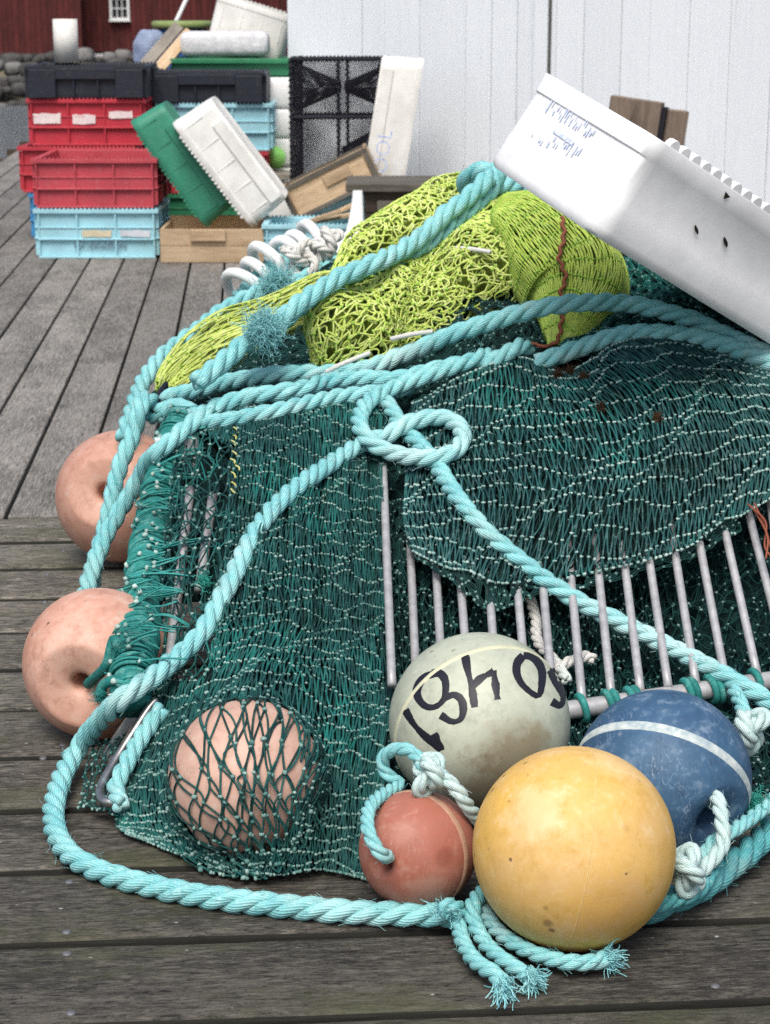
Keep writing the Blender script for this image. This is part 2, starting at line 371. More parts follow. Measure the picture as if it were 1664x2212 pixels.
# ------------------------------------------------------------------ setting: deck, water, shore
TH = math.radians(4.1)
E1 = np.array([math.cos(TH), math.sin(TH), 0]); E2 = np.array([-math.sin(TH), math.cos(TH), 0]); E3 = np.array([0, 0, 1.0])
MD = np.stack([E1, E2, E3], 1)
def dk(p, q, z=0): return p * E1 + q * E2 + np.array([0, 0, z])
deck = tag(bpy.data.objects.new('deck', None), kind='structure'); COL.objects.link(deck); LOC[deck] = np.zeros(3)
mb = MB(); QB = 5.416
def worn_plank(mb, qc, w, tint, seed, zt):
    n = 150; x = np.linspace(-2.3, 3.9, n); nz_ = mknoise(9, 4, 42, seed); nz2 = mknoise(6, 1.0, 9, seed + 1)
    e = lambda sd: .0022 * nz_(np.stack([x, 0 * x + sd * 7, 0 * x], -1)) + .0028 * nz2(np.stack([x, 0 * x + sd * 5, 0 * x], -1))
    eL, eR = e(-1), e(1); h = w / 2; o = R_.uniform(-40, 40, 3)
    rows = [(-h, -.06, 1, 0), (-h, -.016, 1, 0), (-h + .003, -.006, 1, 0), (-h + .009, -.0015, 1, 0), (-h + .022, 0, .4, 0), (-h * .4, .0006, 0, 0), (h * .4, .0006, 0, 0), (h - .022, 0, 0, .4), (h - .009, -.0015, 0, 1), (h - .003, -.006, 0, 1), (h, -.016, 0, 1), (h, -.06, 0, 1)]
    P = np.stack([np.stack([x, y + a * eL + b_ * eR, np.full(n, z + zt) + .0012 * nz2(np.stack([x, 0 * x + y * 9, 0 * x + 3], -1))], -1) for y, z, a, b_ in rows])
    V = P.reshape(-1, 3); m = len(rows); i = np.arange(n - 1)
    f = lambda ks: np.vstack([np.stack([k * n + i, k * n + i + 1, (k + 1) * n + i + 1, (k + 1) * n + i], 1) for k in ks])
    Wd_ = V[:, :1] * E1 + (V[:, 1:2] + qc) * E2 + V[:, 2:] * E3; n0 = mb.n
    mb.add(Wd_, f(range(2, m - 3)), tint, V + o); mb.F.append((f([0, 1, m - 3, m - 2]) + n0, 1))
for k in range(0, 22):
    tt = np.clip(.98 - .10 * k + R_.uniform(-.09, .09), 0, 1.2)  # nearer planks darker: dampness plus light falloff painted into the tint
    worn_plank(mb, QB - .262 * (k + .5), .262 - R_.uniform(.017, .026), tt, 300 + 7 * k, R_.uniform(-.002, .001))
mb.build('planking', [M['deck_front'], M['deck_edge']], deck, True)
mb = MB()
for k in range(-24, 11):
    pc = -.133 - .195 * (k + .5)
    if pc < -2.25: continue
    L = 17.0
    cut = R_.uniform(2, 14)
    for a, b in ((0, cut), (cut + .004, L)):
        box(mb, dk(pc, QB + .012 + (a + b) / 2, -.03 + R_.uniform(-.002, .002)), (.195 - R_.uniform(.010, .014), b - a, .06), MD, along=1)
mb.build('planking', M['deck_back'], deck, False, .004)
mb = MB()
for q in np.arange(0.2, 22, 1.2): box(mb, dk(1.5, q, -.16), (8.0, .15, .19), MD)
box(mb, dk(-2.27, 11, -.15), (.06, 23, .28), MD, along=1)
mb.build('joist', M['brown_wood'], deck, False)
def nail(u, v):
    m_ = MB(); P = W(u, v, gd(v, .001)); 
    a = np.arange(10) / 10 * 6.283; r = .0075
    ring = lambda rr, z: np.stack([P[0] + rr * np.cos(a), P[1] + rr * np.sin(a), np.full(10, z)], 1)
    V = np.vstack([ring(r, -.002), ring(r, .0015), ring(r * .6, .003)]); i = np.arange(10); j = (i + 1) % 10
    f = np.vstack([np.stack([i, j, j + 10, i + 10], 1), np.stack([i + 10, j + 10, j + 20, i + 20], 1)])
    m_.add(V, f); m_.F.append((np.arange(20, 30)[None], 0)); m_.build('nail', M['nail'], deck)
for u, v in ((144, 2013), (145, 2060), (153, 2188), (140, 1742), (93, 1637), (136, 1609), (110, 1459), (97, 1300), (102, 1240), (137, 1190), (1235, 1960), (150, 1905), (60, 1395), (1545, 2130)):
    nail(u, v)
# water
mb = MB(); mb.add([[-120, 8, -1.0], [60, 8, -1.0], [60, 70, -1.0], [-120, 70, -1.0]], [[0, 1, 2, 3]])
t = NT('harbour_water'); n = t.noise(t.coord((1, 3.0, 1)), 2.2, 5, .6); n2 = t.noise(t.coord((1, 2.4, 1)), .5, 3)
t.set('Base Color', (.25, .28, .30, 1)); t.set('Roughness', .15); t.set('Specular IOR Level', .6); t.bump(t.math('ADD', (n, 'Fac'), (n2, 'Fac')), 1.0, 1.6)
tag(mb.build('water', t.m), kind='structure')
# sea bed / ground sheet to the horizon, far bank
mb = MB(); mb.add([[-400, -30, -3.2], [400, -30, -3.2], [400, 500, -3.2], [-400, 500, -3.2]], [[0, 1, 2, 3]])
tag(mb.build('ground', simple_mat('sea_bed', (.07, .07, .06))), kind='structure')
nz = mknoise(8, .15, .9, 3)
X, Y = np.meshgrid(np.linspace(-60, 40, 80), np.linspace(47.3, 150, 50))
Z = np.clip((Y - 47.3) / 3.0, 0, 1) * 1.2 - 1.25 + np.clip(Y - 58, 0, 200) * .10
Z = Z + nz(np.stack([X, Y, 0 * X], -1)) * .12 * np.clip((Y - 47) / 3, .2, 1)
i = np.arange(79); q = np.arange(49)
Fc = np.stack([(q[:, None] * 80 + i), (q[:, None] * 80 + i + 1), ((q[:, None] + 1) * 80 + i + 1), ((q[:, None] + 1) * 80 + i)], -1).reshape(-1, 4)
mb = MB(); mb.add(np.stack([X, Y, Z], -1), Fc)
tag(mb.build('shore', simple_mat('dry_grass_bank', (.19, .17, .10), .9, 0, .4, 2.0, .5, .1, (.09, .085, .06))), kind='structure')
M['rock'] = simple_mat('grey_boulder', (.095, .09, .085), .9, 0, .5, 4, 1.0, .12, (.025, .024, .023))
M['rock2'] = simple_mat('pale_boulder', (.20, .195, .185), .9, 0, .4, 4, .8, .08)
def rock(c, s, mat, label, group):
    mb = MB(); u_ = np.linspace(0, math.pi, 9); w_ = np.linspace(0, 2 * math.pi, 13)[:-1]
    V = np.array([[math.sin(a) * math.cos(b), math.sin(a) * math.sin(b), math.cos(a)] for a in u_ for b in w_])
    nn = mknoise(7, 1.6, 4.2, int(R_.integers(1e6)))
    V = np.sign(V) * np.abs(V)**.72 * (1 + .26 * nn(V))[:, None] * np.array(s) * .5
    i = np.arange(12); j = (i + 1) % 12
    f = np.vstack([np.stack([k * 12 + i, (k + 1) * 12 + i, (k + 1) * 12 + j, k * 12 + j], 1) for k in range(8)])
    mb.add(V + np.array(c), f)
    tag(mb.build('rock', mat), label, 'rock', group)
for row, (z, y) in enumerate(((-1.0, 47.0), (-.72, 47.3), (-.45, 47.7), (-.18, 48.1), (.06, 48.7))):
    x = -11.2 + row * .2
    while x < -4.2:
        s = R_.uniform(.26, .58)
        pale = R_.random() < .16
        rock((x + s / 2, y + R_.uniform(-.2, .2), z + R_.uniform(-.08, .08)), (s * 1.1, s, s * .72), M['rock2' if pale else 'rock'],
             'pale round boulder in the stone bank under the red boathouse' if pale else 'dark grey boulder in the stone bank below the red boathouse',
             'pale shore boulders' if pale else 'dark shore boulders')
        x += s * .92
# red boathouse
hs = thing('boathouse', 'dark red boathouse of upright boards across the water with a small white window', 'boathouse', (-7, 52, 0))
def xat(u, d): return (u - 832) / F_ * d
mb = MB(); x = xat(18, 52)
while x < xat(190, 52): box(mb, (x + .075, 52, 2.6), (.142, .12, 5.1), along=2); x += .15
box(mb, (xat(104, 52), 53.9, 2.5), (2.05, 3.6, 4.9), along=2)
mb.build('gable_wall', M['red_wall'], hs, False)
mb = MB(); x = xat(190, 54)
while x < xat(660, 54): box(mb, (x + .075, 53.4, 2.6), (.140, .1, 5.0), along=2); x += .15
box(mb, (xat(425, 54), 55.5, 2.55), (6.1, 4, 4.9), along=2)
mb.build('long_wall', M['red_wall'], hs, False)
mb = MB(); box(mb, (xat(104, 52), 52.05, -.02), (2.2, .3, .22)); box(mb, (xat(425, 54), 53.4, -.05), (6.2, .3, .18))
mb.build('foundation', M['rock'], hs, False, .03)
mb = MB(); box(mb, (xat(244, 53.3), 53.28, -.02), (1.25, .16, .13)); mb.build('sill_beam', M['white_trim'], hs, False, .01)
mb = MB()
for sx in (-1, 1):
    Rm = np.array(Matrix.Rotation(sx * .6, 3, 'Y')); box(mb, (-7.2 + sx * 2.6, 54.6, 6.2), (6.6, 7, .15), Rm)
mb.build('roof', M['brown_wood'], hs, False)
wx = xat(277.5, 53.3); wz = (H - down(18) * 53.6)
wf = MB()
for sx in (-1, 1): box(wf, (wx + sx * .235, 53.3, wz + .01), (.065, .1, .60))
for sz in (-1, 1): box(wf, (wx, 53.298, wz + .01 + sz * .27), (.405, .1, .06))
for s_ in (-.068, .068): box(wf, (wx + s_, 53.3, wz + .01), (.022, .08, .48))
box(wf, (wx, 53.303, wz + .01), (.40, .08, .026))
wfo = wf.build('window', M['white_trim'], hs, False)
g = MB(); box(g, (wx, 53.34, wz + .01), (.41, .02, .49)); g.build('pane', simple_mat('dark_glass', (.03, .035, .04), .1), wfo, False)
g = MB(); box(g, (wx, 53.26, wz - .31), (.58, .16, .04)); g.build('window_sill', M['white_trim'], wfo, False)
# white shed wall
P0 = np.array([xat(627, 13.4), 13.4]); P1 = np.array([xat(1664, 10.9), 10.9])
dw = (P1 - P0) / np.linalg.norm(P1 - P0); nw = np.array([dw[1], -dw[0]])
MW = np.array([[dw[0], -nw[0], 0], [dw[1], -nw[1], 0], [0, 0, 1]])
sh = thing('shed', 'white painted shed wall of upright boards behind the fishing gear', 'shed', (P0[0], P0[1], 0))
mb = MB(); s = 0.0
Lw = 6.5
seams = []
while s < Lw:
    w = R_.choice([.30, .34, .27, .20, .38])
    off = R_.uniform(-.004, .004)
    g_ = R_.uniform(.002, .008)
    if any(abs(s - q_) < .2 for q_ in (1.0,)): g_ = .005
    c = P0 + dw * (s + w / 2) - nw * (.012 + off)
    box(mb, (c[0], c[1], 2.2), (w - g_, .024, 4.5), MW, along=2); seams.append(s); s += w
c = P0 + dw * 3.25 - nw * .10
mb.build('wall', M['wall'], sh, False, .002)
# heavy joint where two wall panels meet
def wall_at(u):
    a = (u - 832) / F_
    # solve P0+dw*s on ray x = a*d ; y ~ d*CP... use depth approx
    s_ = np.linspace(0, 8, 4000); pts = P0 + np.outer(s_, dw); uu = 832 + F_ * pts[:, 0] / (pts[:, 1] * CP + .25)
    return s_[np.argmin(abs(uu - u))]
sj = wall_at(1183); c = P0 + dw * (sj) + nw * .004
mb = MB(); box(mb, (c[0], c[1], 2.2), (.016, .012, 4.4), MW); mb.build('joint_strip', simple_mat('dark_joint', (.10, .10, .09), .8), sh, False)
c = P0 + dw * (sj - .06) + nw * .012
mb = MB(); box(mb, (c[0], c[1], 2.2), (.10, .024, 4.4), MW, along=2); mb.build('cover_board', M['wall'], sh, False, .004)
mb = MB(); c = P0 + dw * 3.25 - nw * 1.6; box(mb, (c[0], c[1], 2.2), (6.4, 3.0, 4.4), MW, along=2); mb.build('body', M['wall'], sh, False)
# ------------------------------------------------------------------ crates
def crate_parts(Wd, Dp, Ht, col, th, mats, parent, Mx, loc, teeth=True, black=False, labels=(), text=None):
    mb = MB()
    box(mb, (0, 0, .012), (Wd - .05, Dp - .05, .02))
    for sy in (-1, 1): box(mb, (0, sy * (Dp / 2 - .03), Ht / 2 + .002), (Wd - .05, .014, Ht - .024))
    for sx in (-1, 1): box(mb, (sx * (Wd / 2 - .03), 0, Ht / 2 + .002), (.014, Dp - .074, Ht - .024))
    if not black:
        for sy in (-1, 1):
            y = sy * (Dp / 2 - .0165)
            for fx in (-.5, -1 / 6, 1 / 6, .5): box(mb, (fx * (Wd - .06), y, Ht / 2 - .01), (.010, .026, Ht - .05))
            box(mb, (0, y - sy * .002, Ht * .50), (Wd - .052, .0165, Ht * .22))
            box(mb, (0, y + sy * .004, Ht * .385), (Wd - .045, .026, .010)); box(mb, (0, y + sy * .004, Ht * .615), (Wd - .045, .018, .007))
            box(mb, (0, y + sy * .003, .008), (Wd - .05, .022, .014))
        for sx in (-1, 1):
            x = sx * (Wd / 2 - .0165)
            for fy in (-.5, -.17, .17, .5): box(mb, (x, fy * (Dp - .08), Ht / 2 - .01), (.026, .010, Ht - .05))
            box(mb, (x + sx * .004, 0, Ht * .40), (.024, Dp - .046, .010)); box(mb, (x + sx * .004, 0, Ht * .615), (.018, Dp - .046, .007))
    else:
        for sy in (-1, 1):
            y = sy * (Dp / 2 - .0115)
            for sx in (-1, 1): box(mb, (sx * (Wd / 2 - .105), y, Ht / 2 - .012), (.168, .036, Ht - .03))
            box(mb, (0, y, Ht - .052), (Wd - .379, .036, .065))
            for fx in (-.075, .075): box(mb, (fx, y - sy * .003, Ht / 2 - .04), (.012, .025, Ht - .09))
        for sx in (-1, 1):
            x = sx * (Wd / 2 - .0115)
            for sy in (-1, 1): box(mb, (x, sy * (Dp / 2 - .13), Ht / 2 - .012), (.036, .18, Ht - .03))
    mb.xf(Mx, loc).build('body', mats, parent, False, .003)
    rm = MB()
    for sy in (-1, 1): box(rm, (0, sy * (Dp / 2 - .018), Ht - .018), (Wd, .036, .022))
    for sx in (-1, 1): box(rm, (sx * (Wd / 2 - .018), 0, Ht - .0178), (.0358, Dp - .0724, .0215))
    if teeth:
        n = int(Wd / .024)
        for k in range(n):
            for sy in (-1, 1): box(rm, ((k + .5) / n * Wd - Wd / 2, sy * (Dp / 2 - .012), Ht - .004), (.012, .022, .011))
    rm.xf(Mx, loc).build('rim', mats, parent, False, .002)
    for (fx, fz, w, h, m_) in labels:
        lb = MB(); n = 7; xs = np.linspace(-w / 2, w / 2, n)
        top = h / 2 + R_.uniform(-.005, .004, n); bot = -h / 2 + R_.uniform(-.003, .004, n); xs2 = xs + R_.uniform(-.006, .006, n)
        y0 = -Dp / 2 + .0045
        ys = y0 - np.abs(R_.uniform(0, .003, n))
        A = np.stack([xs + fx * Wd, ys, bot + fz * Ht], 1); B = np.stack([xs2 + fx * Wd, ys, top + fz * Ht], 1)
        i = np.arange(n - 1)
        lb.add(np.vstack([A, B]), np.stack([i, i + 1, i + 1 + n, i + n], 1)).xf(Mx, loc).build('label', m_, parent, False)
def text_mesh(s, size, mat, parent, Mx, loc, name='lettering', bold=0.0):
    cu = bpy.data.curves.new('lettering', 'FONT'); cu.body = s; cu.size = size; cu.align_x = 'CENTER'; cu.align_y = 'CENTER'; cu.offset = bold; cu.resolution_u = 3
    to = bpy.data.objects.new('lettering', cu); COL.objects.link(to)
    me0 = to.to_mesh()
    V = np.array([v.co[:] for v in me0.vertices]); fs = [list(p.vertices) for p in me0.polygons]
    mb = MB(); tri = []
    for f in fs:
        for k in range(1, len(f) - 1): tri.append([f[0], f[k], f[k + 1]])
    to.to_mesh_clear(); bpy.data.objects.remove(to); bpy.data.curves.remove(cu)
    V = np.stack([V[:, 0], 0 * V[:, 0], V[:, 1]], 1)     # text lies in local x-z, facing -y
    mb.add(V, np.array(tri)); mb.xf(Mx, loc); return mb.build(name, mat, parent, False)
I3 = np.eye(3)
def rz(a): return np.array(Matrix.Rotation(a, 3, 'Z'))
CR = {'sky': plastic_mat('pale_blue_plastic', (.36, .66, .74), amount=.3, scuff=.3), 'red': plastic_mat('red_plastic', (.50, .035, .055), amount=.25, scuff=.12, dirt=(.3, .1, .1)),
      'red2': plastic_mat('faded_red_plastic', (.47, .060, .080), amount=.3, scuff=.25, dirt=(.4, .2, .2)),
      'black': plastic_mat('blue_black_plastic', (.016, .020, .032), amount=.15, scuff=.05), 'blue': plastic_mat('strong_blue_plastic', (.05, .26, .52)),
      'green': plastic_mat('green_plastic', (.035, .24, .15), amount=.2, scuff=.22, dirt=(.03, .2, .12)), 'dgreen': plastic_mat('deep_green_plastic', (.025, .20, .09), scuff=.1),
      'white': plastic_mat('white_plastic', (.78, .78, .74), amount=.28, scuff=.1, dirt=(.45, .32, .2)), 'cream': plastic_mat('ivory_plastic', (.78, .77, .72), amount=.25, dirt=(.42, .33, .2))}
def crate(xc, yf, z, Wd, Dp, Ht, key, label, rot=0.0, **kw):
    yc = yf + Dp / 2
    t_ = thing('fish_crate', label, 'crate', (xc, yc, z), kw.pop('group', 'stacked plastic fish crates'))
    txt = kw.pop('text', None)
    crate_parts(Wd, Dp, Ht, None, None, CR[key], t_, rz(rot), (xc, yc, z), **kw)
    if txt: text_mesh(txt, .058, M['ink_dark'], t_, rz(rot), np.array([xc, yc, z]) + rz(rot) @ np.array([.02, -Dp / 2 + .0072, Ht * .27]), bold=.0015)
    return t_
tp = M['tape']
crate(-1.672, 11.10, 0, .726, .62, .289, 'sky', 'pale blue ribbed crate on the deck planks under the open red crate', labels=((.0, .5, .17, .04, simple_mat('yellowed_label', (.62, .55, .38))), (.31, .5, .17, .04, simple_mat('grey_label', (.58, .62, .66)))), text='SK-SKAGEN')
crate(-1.672, 11.10, .290, .726, .80, .285, 'red2', 'open faded red crate standing on the pale blue ribbed crate')
crate(-1.86, 12.02, 0, .735, .62, .289, 'blue', 'strong blue crate mostly hidden at the bottom behind the pale blue ribbed crate')
crate(-1.915, 12.02, .290, .735, .62, .287, 'red', 'red crate sticking out to the left behind the open red crate')
crate(-1.845, 12.02, .578, .735, .62, .288, 'red', 'bright red crate with three torn white paper labels under the left black crate', labels=((-.33, .58, .165, .062, tp), (-.02, .56, .14, .058, tp), (.29, .66, .15, .045, tp)))
crate(-1.838, 12.0, .867, .745, .62, .200, 'black', 'black crate with recessed front and the white pipe standing on it', black=True, labels=())
crate(-1.12, 12.42, 0, .74, .50, .245, 'dgreen', 'deep green crate at the bottom behind the tilted green box')
crate(-1.12, 12.42, .246, .74, .50, .270, 'red', 'red crate showing as a sliver behind the tilted white box')
crate(-1.09, 12.42, .517, .75, .50, .300, 'sky', 'pale blue crate between the right black crate and the tilted white box')
crate(-1.13, 12.40, .818, .742, .50, .198, 'black', 'black crate with recessed front beside the grass green tray', black=True)
crate(-.43, 10.88, 0, .54, .45, .225, 'sky', 'pale blue crate holding pine offcuts beside the wooden chest', group='small crates on the deck')
# loose pine offcuts lying in that crate
off = MB()
for k, (a, x, z) in enumerate(((.32, -.40, .235), (.2, -.33, .225), (.42, -.27, .26))):
    box(off, (x, 11.02 + .1 * k, z), (.30, .09, .02), np.array(Matrix.Rotation(-a, 3, 'Y')))
tag(off.build('wood_offcut', M['crate_wood'], None, False, .002), 'pale pine board ends lying in the small pale blue crate', 'wood')
# foam boxes
def rbox(mb, c, s, r=.02, M_=None, n=4):
    """soft rounded box as a superellipsoid-like loft"""
    s = np.array(s) / 2
    lev = [(-s[2], -r), (-s[2] + r * .3, -r * .3), (-s[2] + r, 0), (s[2] - r, 0), (s[2] - r * .3, -r * .3), (s[2], -r)]
    rings = []
    for z, ins in lev:
        a = s[0] + ins; b = s[1] + ins; rr = max(r + ins * .5, .004); pts = []
        for (cx, cy, a0) in ((a - rr, b - rr, 0), (-a + rr, b - rr, 90), (-a + rr, -b + rr, 180), (a - rr, -b + rr, 270)):
            for k in range(n + 1):
                t_ = math.radians(a0 + 90 * k / n); pts.append((cx + rr * math.cos(t_), cy + rr * math.sin(t_), z))
        rings.append(pts)
    m_ = len(rings[0]); V = np.array(rings).reshape(-1, 3); i = np.arange(m_); j = (i + 1) % m_
    f = np.vstack([np.stack([k * m_ + i, k * m_ + j, (k + 1) * m_ + j, (k + 1) * m_ + i], 1) for k in range(len(rings) - 1)])
    if M_ is not None: V = V @ np.asarray(M_).T
    n0 = mb.n; mb.add(V + np.array(c), f, R_.random())
    mb.F.append((np.arange(m_)[::-1][None] + n0, 0)); mb.F.append((np.arange(m_)[None] + n0 + m_ * (len(rings) - 1), 0))
names = ['bottom', 'second from the bottom', 'middle', 'second from the top', 'top']
for k in range(5):
    m_ = MB(); xo = (-.72, -.74, -.735, -.735, -.74)[k]
    rbox(m_, (xo, 13.02, .19 * k + .095), (.31, .40, .186), .022)
    tag(m_.build('foam_box', M['foam']), f'white foam box, {names[k]} of its stack beside the black trap', 'box', 'stacked white foam boxes')
# green tray, slab float, tub, barrel, bag, plank, pole, pipe behind the black crates
m_ = MB(); 
c0 = W(500, 146, 12.95)
for (dx, dz, sx, sy, sz) in ((0, -.055, .80, .5, .02), (0, .0, .828, .5, .012)):
    box(m_, (c0[0], c0[1] + .25, c0[2] + dz), (sx, sy, sz))
for sy in (-1, 1): box(m_, (c0[0], c0[1] + .25 + sy * .235, c0[2] - .002), (.80, .03, .125))
for sx in (-1, 1): box(m_, (c0[0] + sx * .395, c0[1] + .25, c0[2] - .002), (.03, .438, .125))
box(m_, (c0[0], c0[1] - .018, c0[2] + .045), (.83, .03, .035))
tag(m_.build('tray', CR['dgreen'], None, False, .006), 'grass green plastic tray lying under the white float slab', 'tray')
m_ = MB(); c0 = W(483, 95, 12.95); rbox(m_, (c0[0], c0[1] + .17, c0[2]), (.595, .32, .165), .042, None, 6)
tag(m_.build('float_slab', simple_mat('chalky_foam', (.68, .68, .68), .85, 0, .45, 18, .8, .01, (.50, .50, .52))), 'worn white foam float slab with rounded ends on the green tray', 'float')
for k in range(2):   # crate of debris under the tray
    pass
def fishbox(name, label, Lx, Wy, Hz, mat, Mx, loc, teeth='both', bandx=(-.43, .30), straight=False, text=None, ends=1.0, group=None, pitch=.03, panels=5, band=True, extra=None):
    """rounded tub: local x long, y wide, z up to the open rim; origin at body centre"""
    t_ = thing(name, label, 'fish box', tuple(loc), group)
    mb = MB(); n = 6
    def ring(hx, hy, z, rr):
        pts = []
        for (sx, sy, a0) in ((1, 1, 0), (-1, 1, 90), (-1, -1, 180), (1, -1, 270)):
            for k in range(n + 1):
                a = math.radians(a0 + 90 * k / n); pts.append((sx * (hx - rr) + rr * math.cos(a), sy * (hy - rr) + rr * math.sin(a), z))
        return pts
    hx, hy = Lx / 2, Wy / 2; z0 = -Hz / 2
    L = [ring(hx * .86, hy * .84, z0 + .006, .05), ring(hx * .925, hy * .90, z0, .06), ring(hx * .945, hy * .92, z0 + .008, .065), ring(hx * .955, hy * .935, z0 + .03, .065), ring(hx * .965, hy * .95, z0 + Hz * .34, .065),
         ring(hx * .967, hy * .952, z0 + Hz * .36, .065), ring(hx * .985, hy * .975, z0 + Hz * .86, .065), ring(hx, hy, z0 + Hz * .87, .065), ring(hx, hy, z0 + Hz - .004, .065), ring(hx - .003, hy - .003, z0 + Hz, .063),
         ring(hx - .02, hy - .02, z0 + Hz, .052), ring(hx - .024, hy - .024, z0 + Hz - .006, .05), ring(hx * .94, hy * .92, z0 + .04, .05), ring(hx * .9, hy * .88, z0 + .025, .045)]
    if straight:
        L[6:10] = [ring(hx * .985, hy * .98, z0 + Hz * .80, .045), ring(hx * .995, hy * .985, z0 + Hz * .815, .045), ring(hx * .996, hy * .988, z0 + Hz - .003, .045), ring(hx * .992, hy * .982, z0 + Hz, .043)]
        L[:6] = [ring(hx * .90, hy * .84, z0 + .006, .05), ring(hx * .975, hy * .95, z0, .05), ring(hx * .990, hy * .978, z0 + .008, .05), ring(hx * .995, hy * .99, z0 + .022, .05), ring(hx * .99, hy * .985, z0 + Hz * .34, .045), ring(hx * .988, hy * .98, z0 + Hz * .36, .045)]
    m_ = len(L[0]); V = np.array(L).reshape(-1, 3); i = np.arange(m_); j = (i + 1) % m_
    f = np.vstack([np.stack([k * m_ + i, k * m_ + j, (k + 1) * m_ + j, (k + 1) * m_ + i], 1) for k in range(len(L) - 1)])
    mb.add(V, f); mb.F.append((np.arange(m_)[::-1][None], 0)); mb.F.append((np.arange(m_)[None] + m_ * (len(L) - 1), 0))
    b_ = mb.xf(Mx, loc).build('body', mat, t_, True)
    md = b_.modifiers.new('edge', 'EDGE_SPLIT'); md.split_angle = math.radians(48)
    t0_ = .05 if straight else .08; nT = int((Lx - 2 * t0_) / pitch)
    for sy in (-1, 1):
        tm = MB()
        for k in range(nT if (teeth == 'both' or (teeth == 'near' and sy < 0)) else 0):
            x = -Lx / 2 + t0_ + (k + .5) * (Lx - 2 * t0_) / nT
            a = np.linspace(0, math.pi, 7); pr = np.stack([x + pitch * .40 * np.cos(a), 0 * a, pitch * .55 * np.sin(a) - .001], 1)
            yo = hy * (.985 if straight else 1.0); A = pr + np.array([0, sy * (yo - .001), Hz / 2]); B = pr + np.array([0, sy * (yo - .022), Hz / 2]); q = np.arange(6)
            n0 = tm.n; tm.add(np.vstack([A, B]), np.stack([q, q + 1, q + 8, q + 7], 1)[:, ::(1 if sy > 0 else -1)]); tm.F.append((np.arange(7)[None] + n0, 0)); tm.F.append((np.arange(7, 14)[::-1][None] + n0, 0))
        if tm.n: tm.xf(Mx, loc).build('toothed_rim', mat, t_, False)
        rb = MB()
        for k in range(panels):     # narrow ridges across the long side
            x = -Lx / 2 + Lx * (k + .5) / panels
            box(rb, (x, sy * (hy * .966), z0 + Hz * .61), (.005, .006, Hz * .49))
        if band: box(rb, ((bandx[0] + bandx[1]) / 2 * Lx, sy * (hy * .950), z0 + Hz * .19), (Lx * (bandx[1] - bandx[0]), .009 if straight else .022, Hz * .26))
        if panels or band: rb.xf(Mx, loc).build('ribbing', mat, t_, False, .003)
    return t_
# tilted tub on the slab
Mt = np.array(Matrix.Rotation(math.radians(17), 3, 'Y'))
fishbox('fish_box', 'white fish box lying tilted on the float slab against the shed corner', .56, .34, .33, CR['cream'], Mt, W(541, 62, 13.35) + np.array([0, .1, 0]), panels=4, band=False, group='white fish boxes')
# barrel with green lid
def lathe(mb, prof, c, axis=(0, 0, 1), n=40, mi=0, tint=.5):
    ax = np.array(axis, float); ax /= np.linalg.norm(ax); r0 = np.cross(ax, [0.3, .9, .25]); r0 /= np.linalg.norm(r0); r1 = np.cross(ax, r0)
    a = np.arange(n) / n * 2 * np.pi; P = np.array(prof)
    V = np.array(c) + P[:, 1][:, None, None] * ax + P[:, 0][:, None, None] * (np.cos(a)[None, :, None] * r0 + np.sin(a)[None, :, None] * r1)
    K = len(P); k = np.arange(K - 1); i = np.arange(n); j = (i + 1) % n
    f = np.stack([k[:, None] * n + i, k[:, None] * n + j, (k[:, None] + 1) * n + j, (k[:, None] + 1) * n + i], -1).reshape(-1, 4)
    mb.add(V, f, tint, None, mi)
bc = W(394, 52, 14.2); zb = bc[2]
bt = thing('barrel', 'blue plastic barrel with an olive green lid behind the crates', 'barrel', (bc[0], bc[1], 0))
m_ = MB(); lathe(m_, [(0.001, 0), (.17, 0), (.19, .03), (.20, .3), (.205, .34), (.20, .38), (.20, zb - .22), (.205, zb - .18), (.20, zb - .1), (.18, zb - .03), (.001, zb - .03)], (bc[0], bc[1], 0)); m_.build('body', plastic_mat('blue_barrel', (.03, .10, .30)), bt)
m_ = MB(); lathe(m_, [(0.001, zb - .025), (.22, zb - .025), (.228, zb - .01), (.228, zb + .015), (.21, zb + .025), (.001, zb + .025)], (bc[0], bc[1], 0)); m_.build('lid', plastic_mat('olive_lid', (.24, .31, .10)), bt)
# plastic bag
m_ = MB(); c0 = W(325, 105, 13.6); uu, vv = np.meshgrid(np.linspace(0, math.pi, 22), np.linspace(0, 2 * math.pi, 33)[:-1], indexing='ij')
D_ = np.stack([np.sin(uu) * np.cos(vv), np.sin(uu) * np.sin(vv), np.cos(uu)], -1); nn = mknoise(10, 3, 9, 5)
V = D_ * (1 + .22 * nn(D_))[..., None] * np.array([.125, .12, .15]); i = np.arange(32); j = (i + 1) % 32
f = np.vstack([np.stack([k * 32 + i, (k + 1) * 32 + i, (k + 1) * 32 + j, k * 32 + j], 1) for k in range(21)])
m_.add(V.reshape(-1, 3) + c0, f)
t = NT('crumpled_clear_plastic'); t.set('Base Color', (.42, .50, .66, 1)); t.set('Roughness', .25); t.set('Transmission Weight', .45); t.set('IOR', 1.15)
tag(m_.build('plastic_bag', t.m, None, False), 'crumpled bluish clear plastic bag beside the blue barrel', 'bag')
m_ = MB(); A = W(312, 142, 12.75); B = W(381, 62, 13.3); ax = (B - A) / np.linalg.norm(B - A); yy = np.cross(ax, [0, 1, 0]); yy /= np.linalg.norm(yy); zz = np.cross(ax, yy)
Mp = np.stack([ax, yy, zz], 1); box(m_, (A + B) / 2, (np.linalg.norm(B - A) + .05, .075, .05), Mp)
pl = tag(m_.build('plank', M['grey_wood'], None, False, .003), 'pale grey plank propped at a slant over the black crates', 'plank')
